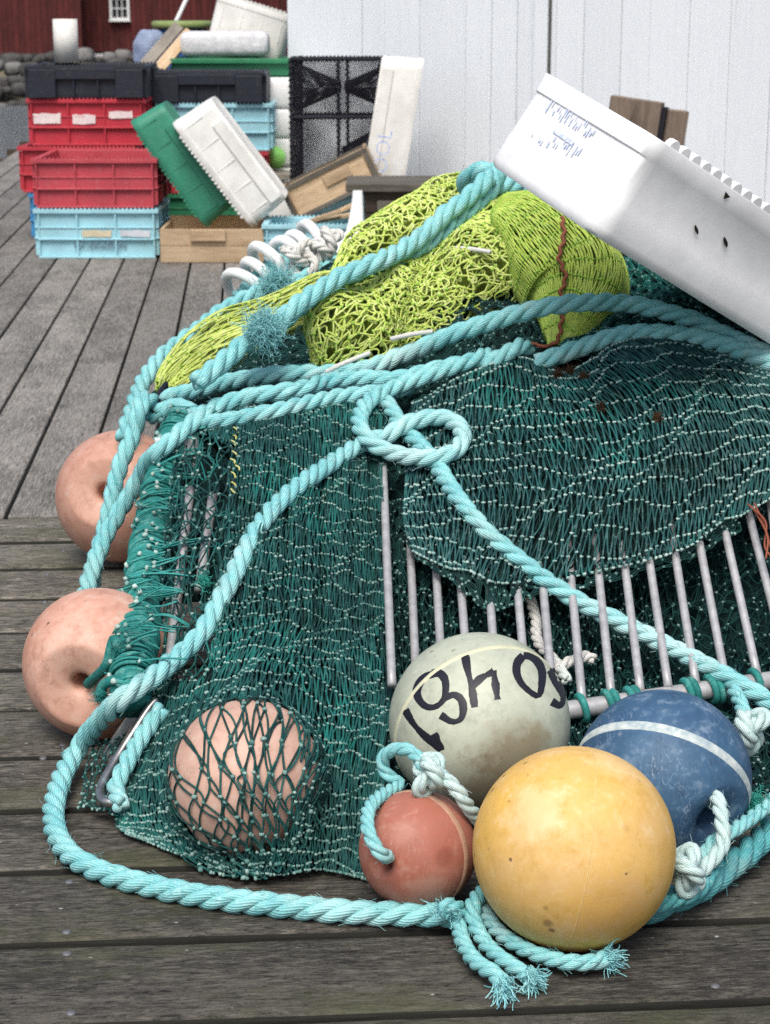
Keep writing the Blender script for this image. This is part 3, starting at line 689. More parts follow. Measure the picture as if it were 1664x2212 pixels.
m_ = MB(); off_ = np.array([.085, .03, -.03]); box(m_, (A + B) / 2 + off_, (np.linalg.norm(B - A), .075, .05), Mp); tag(m_.build('plank', M['crate_wood'], None, False, .003), 'pinkish slanted plank just right of the pale grey plank', 'plank')
m_ = MB(); tubes(m_, np.stack([W(374, 60, 14.6), W(402, 0, 14.9), W(440, -80, 15.3)]), .017, 8); tag(m_.build('pole', M['white_trim']), 'thin white pole leaning behind the olive barrel lid', 'pole')
pc = W(144, 134, 12.25); pt = thing('pipe', 'short white plastic pipe standing upright on the left black crate', 'pipe', tuple(pc))
m_ = MB(); ht = .268; r_ = .078
lathe(m_, [(r_ - .006, 0), (r_, 0), (r_, ht), (r_ - .006, ht), (r_ - .006, 0)], pc, n=40); m_.build('wall', plastic_mat('off_white_pipe', (.72, .71, .66)), pt)
m_ = MB(); lathe(m_, [(r_ - .0065, ht - .09), (r_ - .0075, ht - .001)], pc, n=40); m_.build('lining', simple_mat('yellow_foam', (.55, .42, .05)), pt)
# tilted green and white fish boxes over the wooden box
def tilt(dirx):      # local x direction given in world x-z; y stays +Y
    x = np.array([dirx[0], 0, dirx[1]]); x = x / np.linalg.norm(x); y = np.array([0, 1.0, 0]); return np.stack([x, y, np.cross(x, y)], 1)
def tilt_box(name, label, u, v, d, dirx, L, Wd, Ht, mat, **kw):
    Mx = tilt(dirx); c = W(u, v, d) + np.array([0, Wd / 2, 0]); return fishbox(name, label, L, Wd, Ht, mat, Mx, c, **kw)
tilt_box('fish_box', 'green fish box with scalloped rim leaning over the pine box', 394, 356, 11.05, (-.57, .82), .745, .42, .212, CR['green'], pitch=.026)
tilt_box('fish_box', 'stained white fish box leaning beside the tilted green box', 497, 352, 10.93, (-.60, .80), .75, .42, .262, CR['white'], pitch=.026, group='white fish boxes')
# pine box under them
wb = thing('wooden_box', 'open pine box with a handle batten under the tilted green and white boxes', 'box', (xat(457, 10.9), 11.15, 0))
x0, x1 = xat(347, 10.9), xat(570, 10.9); xc = (x0 + x1) / 2; wd_ = x1 - x0
m_ = MB(); 
for k in range(2): box(m_, (xc, 10.91, .05 + .096 * k), (wd_, .018, .093))
for sx in (-1, 1): box(m_, (xc + sx * (wd_ / 2 - .009), 11.17, .097), (.018, .50, .19), along=1)
box(m_, (xc, 11.43, .11), (wd_, .018, .21)); box(m_, (xc, 11.17, .012), (wd_ - .04, .5, .016)); m_.build('body', M['crate_wood'], wb, False, .002)
m_ = MB(); box(m_, (xc - .02, 10.89, .158), (.20, .022, .062)); m_.build('handle', M['crate_wood'], wb, False, .003)
# ball, grey board, trap
m_ = MB(); c0 = W(594, 340, 12.55); lathe(m_, [(.0001 + .072 * math.sin(a), -.072 * math.cos(a)) for a in np.linspace(0, math.pi, 20)], c0); 
tag(m_.build('ball_float', plastic_mat('neon_green', (.30, .72, .16), amount=.1)), 'bright green ball float beside the white foam boxes', 'float')
m_ = MB(); c0 = W(608, 377, 12.5); z_ = c0[2]
box(m_, (c0[0] - .02, 12.62, z_), (.34, .28, .035)); 
for s_ in (-1, 1): box(m_, (c0[0] - .02 + s_ * .14, 12.62, (z_ - .018) / 2), (.05, .26, z_ - .02), along=2)
tag(m_.build('trestle', M['grey_wood'], None, False, .003), 'grey board trestle under the bright green ball float', 'trestle')
m_ = MB(); rbox(m_, (xat(607, 12.2), 12.28, .13), (.30, .2, .26), .02); tag(m_.build('tub', CR['white']), 'low white tub behind the tilted pine crate', 'tub')
# black trap
tr = thing('fish_trap', 'black netted fish trap with funnel mouths leaning upright at the shed wall', 'trap', (xat(727, 12), 12.0, .0))
A = np.array([xat(634, 11.95), 11.9]); B = np.array([xat(822, 12.0), 11.95]); zt, zb_ = H - down(124) * 11.95, H - down(408) * 11.95
dp = np.array([.05, .33]); fr = MB()
P = lambda x, y, z: np.array([A[0] + (B[0] - A[0]) * x + dp[0] * y, A[1] + (B[1] - A[1]) * x + dp[1] * y, zb_ + (zt - zb_) * z])
def rod(a, b, r=.011):
    L = np.array([P(*a) * (1 - t_) + P(*b) * t_ for t_ in np.linspace(0, 1, 12)]); tubes(fr, L, r, 7)
    s_ = np.linspace(0, 1, 90); th = s_ * 2 * math.pi * 22; d_ = P(*b) - P(*a); d_ /= np.linalg.norm(d_); n1 = np.cross(d_, [.3, .8, .5]); n1 /= np.linalg.norm(n1); n2 = np.cross(d_, n1)
    tubes(fr, P(*a) + s_[:, None] * (P(*b) - P(*a)) + (r + .004) * (np.cos(th)[:, None] * n1 + np.sin(th)[:, None] * n2), .005, 4)
for y in (0, 1):
    for a, b in (((0, y, 0), (1, y, 0)), ((1, y, 0), (1, y, 1)), ((1, y, 1), (0, y, 1)), ((0, y, 1), (0, y, 0)), ((.53, y, 0), (.53, y, 1)), ((0, y, .565), (1, y, .565))): rod(a, b, .010 if y == 0 else .008)
for x, z in ((0, 0), (1, 0), (0, 1), (1, 1), (0, .565), (1, .565)): rod((x, 0, z), (x, 1, z), .009)
fr.build('frame', M['black_net'], tr)
nt_ = MB()
def grid_net(fn, ns, nt, r, mbx, jit=.0):
    Pl = []
    for k in range(-nt, ns + 1):
        for sgn in (1, -1):
            s0 = np.linspace(0, 1, 24); a = (k + s0 * nt) / ns if sgn > 0 else (ns - k - s0 * nt) / ns
            ok = (a >= 0) & (a <= 1)
            if ok.sum() < 2: continue
            lo, hi = s0[ok].min(), s0[ok].max(); s1 = np.linspace(lo, hi, 10); a1 = (k + s1 * nt) / ns if sgn > 0 else (ns - k - s1 * nt) / ns
            Pl.append(np.array([fn(x, y) for x, y in zip(a1, s1)]))
    tubes(mbx, np.array(Pl), r, 3, caps=False)
grid_net(lambda x, z: P(x, .02, z), 44, 56, .0016, nt_); grid_net(lambda x, z: P(x, .98, z), 44, 56, .0016, nt_)
grid_net(lambda y, z: P(.01, y, z), 20, 56, .0016, nt_); grid_net(lambda y, z: P(.99, y, z), 20, 56, .0016, nt_)
grid_net(lambda x, y: P(x, y, .99), 30, 14, .0022, nt_); grid_net(lambda x, y: P(x, y, .01), 30, 14, .0022, nt_)
nt_.build('netting', M['black_net'], tr)
for (xa, za, zc, xe) in ((.0, .60, .97, .50), (1.0, .05, .50, .52), (1.0, .62, .95, .56)):
    fm = MB()
    def fun(a, s_):
        th = a * 2 * math.pi; cz = (za + zc) / 2; rz_ = (zc - za) / 2 * (1 - .78 * s_); ry = .48 * (1 - .7 * s_)
        return P(xa + (xe - xa) * s_, .5 + ry * math.cos(th), cz + rz_ * math.sin(th) + (.5 - cz) * 0)
    grid_net(fun, 44, 20, .0026, fm); fm.build('funnel', M['black_net'], tr)
# pallet-like support under the trap (hidden foot)
m_ = MB(); rbox(m_, (xat(727, 12), 12.12, zb_ / 2 - .008), (.50, .36, zb_ - .02), .02); tag(m_.build('tub', CR['sky']), 'pale tub carrying the black fish trap', 'tub')
# tilted pine crate in front of the trap
def plank_box(name, label, Lx, Wy, Hz, mat, Mx, loc, handle=True, inset=True):
    t_ = thing(name, label, 'box', tuple(loc)); m_ = MB(); w = .018
    for sy in (-1, 1): box(m_, (0, sy * (Wy / 2 - w / 2), 0), (Lx - .07, w * .8, Hz - .03))
    for sx in (-1, 1): box(m_, (sx * (Lx / 2 - w / 2), 0, 0), (w, Wy, Hz), along=1)
    box(m_, (0, 0, -Hz / 2 + w / 2), (Lx - .04, Wy - .04, w))
    m_.xf(Mx, loc).build('body', mat, t_, False, .002)
    for sy in (-1, 1):
        m_ = MB()
        box(m_, (0, sy * (Wy / 2), Hz / 2 - .013), (Lx + .01, .026, .026)); box(m_, (0, sy * (Wy / 2), -Hz / 2 + .013), (Lx + .01, .026, .026))
        for sx in (-1, 1): box(m_, (sx * (Lx / 2 - .012), sy * Wy / 2, 0), (.030, .024, Hz - .053), along=2)
        m_.xf(Mx, loc).build('edging', M['bench_lid'], t_, False, .003)
    if handle:
        m_ = MB(); box(m_, (.06, -Wy / 2 - .004, .03), (.17, .018, .07)); m_.xf(Mx, loc).build('handle', mat, t_, False, .004)
    return t_
Mt = tilt((math.cos(math.radians(26)), math.sin(math.radians(26)))); plank_box('wooden_crate', 'tilted pine crate with dark edging resting in front of the black trap', .56, .34, .215, M['crate_wood'], Mt, W(703, 399, 11.35) + np.array([.03, .17, 0]))
# pool box
tilt_d = (-.159, -.987)
tp_ = tilt_box('fish_box', 'tall white fish box with blue POOL lettering standing on end behind the wooden chest', 848, 272, 11.65, tilt_d, .84, .34, .255, CR['cream'], panels=0, band=True, bandx=(-.40, .45), teeth='none', group='white fish boxes', pitch=.03)
Mx = tilt(tilt_d); 
Mtx = np.stack([-Mx[:, 0], Mx[:, 1], -Mx[:, 2]], 1)     # letters run upwards along the side
tm_ = np.stack([Mtx[:, 0], Mx[:, 1], -Mx[:, 2]], 1)
c0 = W(830, 342, 11.62); pj = text_mesh('POOL', .125, M['ink'], tp_, np.stack([-Mx[:, 0], Mx[:, 1], np.cross(-Mx[:, 0], Mx[:, 1])], 1), c0 + np.array([-.010, -.012, .01]), bold=-.001)
def smudge(parent, org, ex, ez, n, step, h, seed, name='print_marks'):
    g = np.random.default_rng(seed); m_ = MB(); y = np.cross(ex, ez)
    for k in range(n):
        if g.random() < .15: continue
        a = org + ex * (k * step + g.uniform(-.2, .2) * step); z0, z1 = sorted(g.uniform(-.5, .5, 2) * h); z1 = max(z1, z0 + h * .35); w = step * g.uniform(.16, .34)
        V = [a + ez * z0 - ex * w, a + ez * z0 + ex * w, a + ez * z1 + ex * w * g.uniform(.4, 1), a + ez * z1 - ex * w * g.uniform(.4, 1)]
        m_.add(np.array(V), [[0, 1, 2, 3]])
    return m_.build(name, M['ink_faint'], parent, False)
for k, kx in enumerate((.070, .098)): smudge(tp_, c0 + np.array([-.010 + kx, -.0125, -.10]), -Mx[:, 0], np.array([-.99, 0, .16]), 10, .011, .016, k)
# wooden chest
bd = 10.45; bx0, bx1 = xat(748, bd), .55; zl = H - down(392) * bd
ch = thing('wooden_chest', 'dark weathered wooden chest with a flat lid behind the lime net', 'chest', ((bx0 + bx1) / 2, 10.7, 0))
m_ = MB(); box(m_, ((bx0 + bx1) / 2, 10.66, zl - .02), (bx1 - bx0, .52, .042)); m_.build('lid', M['bench_lid'], ch, False, .005)
m_ = MB(); box(m_, ((bx0 + bx1) / 2 + .045, 10.47, zl - .10), (bx1 - bx0 - .11, .03, .115)); x = bx0 + .1
m_.build('apron', M['brown_wood'], ch, False, .004); m_ = MB()
while x < bx1 - .1: box(m_, (x + .075, 10.475, (zl - .16) / 2), (.142, .026, zl - .16), along=2); x += .155
box(m_, ((bx0 + bx1) / 2 + .04, 10.7, zl / 2 - .03), (bx1 - bx0 - .13, .40, zl - .08)); m_.build('body', M['brown_wood'], ch, False, .004)
m_ = MB(); box(m_, ((bx0 + bx1) / 2 + .07, 10.44, H - down(441) * 10.42), (bx1 - bx0 - .20, .035, .052)); m_.build('batten', M['bench_lid'], ch, False, .004)
# curved white sheet in front of the chest's left end
m_ = MB(); prof = [(763, 412, 783, 412), (760, 440, 784, 440), (755, 470, 785, 470), (748, 500, 785, 500), (728, 520, 785, 522), (700, 540, 780, 545), (680, 560, 770, 570), (660, 590, 765, 600)]
d0 = 10.2; Ld = [d0, d0, d0, d0 - .02, d0 - .05, d0 - .12, d0 - .25, d0 - .45]
A = np.array([W(a, b, d) for (a, b, c, e), d in zip(prof, Ld)]); B = np.array([W(c, e, d) for (a, b, c, e), d in zip(prof, Ld)])
n_ = len(A); th_ = np.array([0, .03, 0]); i = np.arange(n_ - 1)
V = np.vstack([A, B, A + th_, B + th_])
f = np.vstack([np.stack([i, i + n_, i + 1 + n_, i + 1], 1), np.stack([i + 2 * n_, i + 1 + 2 * n_, i + 1 + 3 * n_, i + 3 * n_], 1), np.stack([i, i + 1, i + 1 + 2 * n_, i + 2 * n_], 1), np.stack([i + n_, i + 3 * n_, i + 1 + 3 * n_, i + 1 + n_], 1)])
m_.add(V, f); tag(m_.build('plastic_sheet', M['foam'], None, True), 'white curved plastic sheet hanging down at the left end of the dark chest', 'sheet')
# leaning post at the wall
A = W(1372, 262, 9.55); pst = thing('timber_post', 'brown timber post of two boards standing against the white wall behind the big white box', 'post', (A[0], A[1], 0))
Mr = rz(math.radians(-24)) @ np.array(Matrix.Rotation(math.radians(7), 3, 'Y'))
zt = H - down(201) * 9.5
bt_ = lambda lx, ly, sx, sy, key, rz_=0: None
m_ = MB(); base = np.array([xat(1372, 9.5) - .15, 9.35, 0])
for (lx, ly, sx, sy) in ((0, 0, .255, .06),):
    box(m_, base + Mr @ np.array([lx, ly, zt / 2]), (sx, sy, zt), Mr, along=2)
m_.build('front_board', M['post_wood'], pst, False, .004)
m_ = MB(); box(m_, base + Mr @ np.array([.138, .015, zt / 2 - .005]), (.022, .05, zt - .03), Mr, along=2); m_.build('gap_shade_strip', M['yarn_paint'], pst, False)  # black strip painting the shade in the gap between the two boards
m_ = MB(); Ms = Mr @ rz(math.radians(38)); box(m_, base + Mr @ np.array([.19, .04, zt / 2 - .012]), (.10, .06, zt - .03), Ms, along=2); m_.build('side_board', M['post_wood'], pst, False, .004)
# big white box: solve its pose from its corners
px = np.array([[1148, 150], [1396, 277], [1064, 330], [1296, 520]])
lines = [((-.1, -1, 1), (1396, 277), (1664, 460)), ((-.1, -.985, -1), (1296, 520), (1664, 754)), ((.4, -1, 1), (1396, 277), (1664, 460)), ((.4, -.985, -1), (1296, 520), (1664, 754))]
BL = .95
def rotm(p): return np.array(Matrix.Rotation(p[2], 3, 'Z') @ Matrix.Rotation(p[1], 3, 'Y') @ Matrix.Rotation(p[0], 3, 'X'))
def big_res(p):
    hx, hy, hz = BL / 2, p[6] / 2, p[7] / 2; Rm = rotm(p)
    pts = np.array([[-hx, hy, hz], [-hx, -hy, hz], [-hx * .99, hy * .985, -hz], [-hx * .99, -hy * .985, -hz]])
    u, v, d = proj(pts @ Rm.T + p[3:6]); r = list(np.concatenate([u - px[:, 0], v - px[:, 1]]))
    for (a, p1, p2) in lines:
        u, v, d = proj(np.array(a) * (hx, hy, hz) @ Rm.T + p[3:6]); n = np.array([-(p2[1] - p1[1]), p2[0] - p1[0]], float); n /= np.linalg.norm(n); r.append(((u - p1[0]) * n[0] + (v - p1[1]) * n[1]))
    return np.array(r + [(p[6] - .45) * 300, (p[7] - .27) * 300])
best = None
for a0 in ((.3, .5, -.5), (0, .6, -.9), (.6, .4, -.3), (-.2, .5, -.7), (.2, .4, .3)):
    p = np.array([*a0, *W(1600, 500, 4.3), .45, .27]); lam = 1.0
    for _ in range(400):
        r = big_res(p); J = np.stack([(big_res(p + e) - r) / 1e-5 for e in np.eye(8) * 1e-5], 1); st = np.linalg.solve(J.T @ J + lam * np.diag(np.diag(J.T @ J) + 1e-6), -J.T @ r)
        if (big_res(p + st)**2).sum() < (r**2).sum(): p = p + st; lam = max(lam * .4, 1e-7)
        else: lam *= 3
        if lam > 1e12: break
    e_ = (big_res(p)**2).sum()
    if best is None or e_ < best[1]: best = (p, e_)
p = best[0]; RB, TB, BW, BH = rotm(p), p[3:6], p[6], p[7]
print('BIGBOX', best[1], big_res(p).round(1), BW, BH, TB)
# ------------------------------------------------------------------ the pile: one front-surface depth field D(u, v)
CP_ = np.array([
 (200,1790,3.46),(260,1770,3.45),(400,1840,3.34),(540,1895,3.24),(700,1885,3.26),(800,1905,3.24),(950,1900,3.24),(1200,1900,3.22),(1450,1800,3.40),(1664,1750,3.52),
 (540,1680,3.18),(400,1680,3.36),(300,1640,3.55),(700,1640,3.36),(830,1640,3.46),(1000,1640,3.58),(840,1450,3.72),(700,1450,3.62),(540,1450,3.48),(400,1450,3.68),(340,1440,3.78),
 (830,1200,4.02),(700,1200,3.92),(600,1200,3.85),(450,1200,3.93),(370,1200,4.02),(830,1000,4.26),(700,1000,4.18),(600,1000,4.13),(450,1000,4.22),(370,1000,4.34),
 (430,900,4.50),(600,880,4.40),(830,880,4.40),(330,900,4.70),(360,830,4.95),(480,790,4.85),(480,700,5.05),(600,640,5.15),(750,560,5.25),(900,500,5.3),(1030,400,5.35),(1120,400,5.3),
 (700,800,4.62),(850,780,4.62),(1000,740,4.55),(1100,680,4.60),(900,640,4.80),(1050,520,4.95),(1200,580,4.75),(1300,500,4.9),(1350,640,4.65),(1500,660,4.55),(1664,740,4.35),
 (1000,850,4.42),(1120,780,4.50),(1230,790,4.48),(1400,730,4.46),(1550,750,4.42),(1000,1000,4.18),(1200,1000,4.12),(1400,1000,4.10),(1600,1000,4.10),(930,1150,4.02),(1100,1200,3.98),(1300,1220,4.00),(1480,1170,4.05),(1640,1080,4.12),
 (900,1400,3.78),(1100,1400,3.84),(1300,1400,3.88),(1500,1400,3.92),(1664,1400,3.94),(1250,1530,3.66),(1500,1500,3.74),(1664,1480,3.80)], float)
def rbf_fit(P):
    X = P[:, :2] / 500; d = np.linalg.norm(X[:, None] - X[None], axis=2); K = d**2 * np.log(d + 1e-9); K[d == 0] = 0
    K += np.eye(len(P)) * .004
    A = np.block([[K, np.ones((len(P), 1)), X], [np.ones((1, len(P))), np.zeros((1, 3))], [X.T, np.zeros((2, 3))]])
    w = np.linalg.solve(A, np.concatenate([P[:, 2], np.zeros(3)]))
    def f(u, v):
        u, v = np.broadcast_arrays(np.asarray(u, float), np.asarray(v, float)); sh_ = u.shape
        Q = np.stack([u.ravel(), v.ravel()], 1) / 500; d = np.linalg.norm(Q[:, None] - X[None], axis=2) + 1e-9
        return ((d**2 * np.log(d)) @ w[:-3] + w[-3] + Q @ w[-2:]).reshape(sh_)
    return f
D0 = rbf_fit(CP_)
def D(u, v): return np.minimum(D0(u, v), gd(v, .004))
# ------------------------------------------------------------------ floats
def float_prof(r, hole=.11, dim=.36, depth=.10, blind=False):
    hr = hole * r; P = [(hr, 0.0), (hr, (1 - depth - .10) * r)]
    td = math.asin(min(.99, dim)); zs = math.cos(td) * r
    zr = (1 - depth - .03) * r
    for t_ in np.linspace(0, 1, 9):          # funnel lip easing into the sphere
        ph = t_ * math.pi / 2
        x = hr * 1.15 + (dim * r - hr * 1.15) * t_; z = zr + (zs - zr) * (t_**.6) * (1.0) + math.sin(t_ * math.pi) * .012 * r
        P.append((x, z))
    for a in np.linspace(td, math.pi / 2, 26)[1:]: P.append((r * math.sin(a), r * math.cos(a)))
    if blind: return P + [(r * math.sin(a) + 1e-5, r * math.cos(a)) for a in np.linspace(math.pi / 2, math.pi, 28)[1:]]
    return P + [(x, -z) for x, z in P[::-1]][1:]
def buoy(u, v, rp, d, label, mat, hole_px=None, axis=None, band=None, hole=.11, dim=.36, depth=.10, group='plastic trawl floats', band_axis=None, blind=False):
    c = W(u, v, d); r = rp / F_ * d
    if axis is None:
        a, b = (hole_px[0] - u) / rp, -(hole_px[1] - v) / rp; z = math.sqrt(max(0, 1 - a * a - b * b)); axis = a * CX + b * CU - z * CF
    t_ = thing('buoy', label, 'buoy', (c[0], c[1], c[2] - r), group)
    m_ = MB(); lathe(m_, float_prof(r, hole, dim, depth, blind), c, axis, 72); b_ = m_.build('body', mat, t_)
    if band:
        bm, w, off_ = band; lift = .0018 if w > .02 else .0009; m_ = MB(); nz_ = mknoise(6, 10, 40, 9); a = np.linspace(-w, w, 7)
        prof = [(r * math.cos(x) * 1.0 + lift * (1 - (k_ - 3)**4 / 81.0) - .0004, r * math.sin(x)) for k_, x in enumerate(a)]
        lathe(m_, prof, c, axis if band_axis is None else (np.array(band_axis) @ np.stack([CX, CU, -CF])), 96); m_.build('seam_band', bm, t_)
    return t_, c, r, axis / np.linalg.norm(axis)
def on_sphere(u, v, c, r):
    d = W(u, v, 1.0) - CAM; o = CAM - c; A_ = (d * d).sum(-1); B_ = 2 * d @ o; C_ = o @ o - r * r
    disc = np.maximum(B_**2 - 4 * A_ * C_, 0); t_ = (-B_ - np.sqrt(disc)) / (2 * A_); return CAM + d * t_[..., None]
def stains_and_tones(u, v, rp, d, L):
    c = W(u, v, d); r = rp / F_ * d; root = np.array([c[0], c[1], c[2] - r]); return [(tuple(on_sphere(np.array([a]), np.array([b]), c, r)[0] - root), pr, col, am) for a, b, pr, col, am in L]
B = {}
ORG = ((.62, .37, .28), (.47, .225, .15))
B['or1'] = buoy(213, 1433, 163, 3.87, 'faded salmon buoy with a deep funnel hole, lower left of the pile', buoy_mat('salmon_float', *ORG), hole_px=(186, 1478), hole=.125, dim=.56, depth=.24)
B['or2'] = buoy(264, 1072, 143, 5.05, 'faded salmon buoy on the planks behind the hanging aqua ropes', buoy_mat('salmon_float_old', (.56, .32, .235), (.45, .225, .16)), hole_px=(234, 1063), hole=.115, dim=.5, depth=.20)
B['or3'] = buoy(535, 1684, 172, 3.33, 'salmon buoy wrapped inside the teal net bag', buoy_mat('salmon_float_rough', (.56, .36, .28), (.47, .28, .21)), axis=np.array([.8, .3, .5]))
B['white'] = buoy(1036, 1562, 196, 3.42, 'greenish white buoy with hand-painted black digits behind the yellow buoy', buoy_mat('grey_white_float', (.46, .49, .38), (.39, .42, .33), pale=(.6, .6, .5), scr=.25, rough=.42, patch=stains_and_tones(1036, 1562, 196, 3.42, [(1120, 1650, .095, (.20, .155, .085), .75), (1060, 1720, .10, (.17, .14, .09), .7), (1160, 1600, .04, (.26, .22, .13), .5)])), axis=np.array([.3, .9, -.3]), blind=True, band_axis=(.35, -.49, .80), band=(M['band_cream'], .035, 0))
B['blue'] = buoy(1432, 1680, 190, 3.32, 'blue buoy with a worn white band and a rope through its hole', buoy_mat('blue_float', (.048, .118, .205), (.03, .075, .145), pale=(.28, .36, .44), scr=.6, speck=(.35, .4, .42), speckamt=.3), hole_px=(1530, 1758), band_axis=(-.32, -.74, .585), band=(M['band_white'], .062, 0), hole=.20, dim=.44, depth=.10)
B['yellow'] = buoy(1240, 1832, 219, 3.01, 'large yellow buoy in front of all the others', buoy_mat('yellow_float', (.64, .41, .16), (.70, .42, .085), pale=(.78, .60, .34), scr=.35, rough=.5, patch=stains_and_tones(1240, 1832, 219, 3.01, [(1183, 1994, .011, (.12, .065, .03), .55), (1192, 2010, .006, (.10, .055, .03), .7), (1103, 1857, .0035, (.12, .06, .03), .8), (1180, 1962, .006, (.16, .09, .05), .4), (1353, 1888, .0028, (.08, .05, .03), .9), (1355, 1790, .008, (.3, .17, .07), .25), (1330, 1640, .07, (.80, .60, .32), .35), (1150, 1750, .06, (.78, .62, .38), .4), (1320, 1960, .07, (.50, .28, .10), .4)])), axis=np.array([-.3, .9, -.3]), blind=True, dim=.22, depth=.03, band_axis=(-.985, .155, .04), band=(simple_mat('yellow_seam', (.72, .50, .20), .5, 0, .2, 50), .007, 0))  # wide patches: paler up high, darker at the lower right
B['red'] = buoy(903, 1835, 128, 3.15, 'small brick red buoy with a tan band beside the yellow buoy', buoy_mat('brick_float', (.34, .11, .07), (.40, .155, .11), pale=(.5, .3, .23), scr=.6, patch=stains_and_tones(903, 1835, 128, 3.15, [(930, 1920, .035, (.40, .22, .16), .7), (870, 1800, .03, (.42, .2, .15), .5), (960, 1850, .02, (.22, .06, .04), .6)])), hole_px=(826, 1848), band=(M['band_tan'], .075, 0), hole=.13, dim=.3, depth=.06)
# hand-painted digits on the white buoy (upside down for the viewer)
def s2u(pts): return [(732.5 + .5598 * x, 1298.4 + .5598 * y) for x, y in pts]
_, wc, wr, _a = B['white']
strokes = [('digit', [[(255, 420), (285, 470), (320, 510), (365, 548), (393, 577)], [(393, 577), (384, 545), (366, 512)]]),
           ('digit', [[(365, 283), (335, 290), (310, 318), (300, 352), (312, 385), (338, 408), (372, 408), (400, 385), (412, 345), (408, 300), (385, 277), (360, 280)], [(405, 380), (440, 362), (470, 378), (480, 415), (470, 455), (435, 465), (392, 440)]]),
           ('digit', [[(487, 208), (496, 262), (512, 330), (524, 410)], [(514, 335), (545, 300), (598, 272)], [(596, 268), (604, 320), (612, 380)]]),
           ('digit', [[(712, 210), (688, 240), (688, 285), (715, 330), (768, 366), (783, 320), (782, 262), (752, 220), (712, 208)]]),
           ('digit', [[(812, 268), (830, 300), (853, 335), (866, 372), (855, 403), (822, 388)], [(812, 268), (835, 278)]])]
for nm, segs in strokes:
    m_ = MB()
    for sg in segs:
        q = catmull(np.array(s2u(sg)), n=30); tn = np.gradient(q, axis=0); tn /= np.linalg.norm(tn, axis=1, keepdims=True); nn_ = np.stack([-tn[:, 1], tn[:, 0]], 1)
        w = 7.6 * (1 + .2 * np.sin(np.linspace(0, 9, 30) + R_.uniform(0, 6))) + R_.normal(0, .35, 30)
        rows = [q + nn_ * (w * f_)[:, None] for f_ in (-1, -.4, .4, 1)]
        V = np.concatenate([on_sphere(r_[:, 0], r_[:, 1], wc, wr * (1.004 if k in (1, 2) else 1.0025)) for k, r_ in enumerate(rows)])
        i = np.arange(29); f = np.vstack([np.stack([k * 30 + i, k * 30 + i + 1, (k + 1) * 30 + i + 1, (k + 1) * 30 + i], 1) for k in range(3)])
        m_.add(V, f)
    m_.build('digit', M['yarn_paint'], B['white'][0])
# ------------------------------------------------------------------ ropes
HELI = 3
def rope(name, label, pts, r, mats, lay=5.9, group=None, cat='rope', S=14, phase=None, step=None, parent=None, wob=.0):
    """laid three-strand rope along world points"""
    C = catmull(pts, step=step or r * .42); K = len(C); wn = mknoise(6, 8, 30, int(R_.integers(1e6)))(C)
    T, N, Bn = frames(C[None]); N, Bn = N[0], Bn[0]
    s_ = np.concatenate([[0], np.cumsum(np.linalg.norm(np.diff(C, axis=0), axis=1))])
    ph = R_.uniform(0, 6.28) if phase is None else phase
    m_ = MB()
    for k in range(3):
        th = -2 * np.pi * s_ / (lay * r) + ph + 2 * np.pi * k / 3 + .35 * wn
        rr = (.505 * r * (1 + wob * np.sin(s_ * 21 + k)))[:, None]
        tubes(m_, C + rr * (np.cos(th)[:, None] * N + np.sin(th)[:, None] * Bn), (.515 * r * (1 + .05 * np.sin(s_ * 37 + 2 * k) + .04 * wn))[None], S)
    nf = int(s_[-1] / r * 2.2); ik = R_.integers(1, K - 1, nf); dn = R_.normal(size=(nf, 3)); dn /= np.linalg.norm(dn, axis=1, keepdims=True)
    tg = T[0][ik] * R_.choice([-1, 1], (nf, 1)); dn = dn - tg * (dn * tg).sum(1, keepdims=True); dn /= np.linalg.norm(dn, axis=1, keepdims=True); hl = r * R_.uniform(.5, 1.5, (nf, 1)); p0 = C[ik] + dn * r * .93
    tubes(m_, np.stack([p0, p0 + tg * hl * .5 + dn * hl * .08, p0 + tg * hl + dn * hl * R_.uniform(.1, .5, (nf, 1))], 1), 0.0003 + .006 * r, 3, caps=False)
    o = m_.build(name, mats, parent)
    if parent is None: tag(o, label, cat, group)
    return o
def onpile(pts, r, extra=0.0):
    """rows (u, v[, extra lift]) laid over the pile or on the deck"""
    u = np.array([p[0] for p in pts], float); v = np.array([p[1] for p in pts], float); e = np.array([p[2] if len(p) > 2 else 0 for p in pts], float)
    d = np.minimum(D0(u, v) - r * .9 - e - extra, gd(v, r * .98)); return W(u, v, d)
def atd(pts): a = np.array(pts, float); return W(a[:, 0], a[:, 1], a[:, 2])
def tuft(mb, c, n, ln, r, dirs=None, spread=1.0, curl=.5):
    c = np.asarray(c); d = R_.normal(size=(n, 3)); d /= np.linalg.norm(d, axis=1, keepdims=True)
    if dirs is not None: d = d * spread + np.asarray(dirs); d /= np.linalg.norm(d, axis=1, keepdims=True)
    K = 10; L = ln * R_.uniform(.45, 1.15, (n, 1)); st = c + R_.normal(0, ln * .12, (n, 3)); P = [st]; h = d.copy()
    for k in range(K - 1):
        h = h + R_.normal(size=(n, 3)) * curl * .62; h /= np.linalg.norm(h, axis=1, keepdims=True); P.append(P[-1] + h * L / (K - 1))
    tubes(mb, np.stack(P, 1), r, 3, caps=False, taper=np.linspace(1, .7, K))
AQ = M['rope']; G1 = 'thick aqua ropes draped over the nets'
r1 = .0205
p1 = [(985,1978,3.12),(900,1976,3.12),(800,1973,3.12),(700,1966,3.13),(600,1956,3.14),(500,1945,3.15),(400,1930,3.17),(300,1908,3.2),(210,1880,3.25),(150,1845,3.3),(120,1795,3.38),(117,1740,3.49),(136,1675,3.62),(172,1612,3.68),(215,1557,3.60),(262,1510,3.54)]
P1 = atd(p1); 
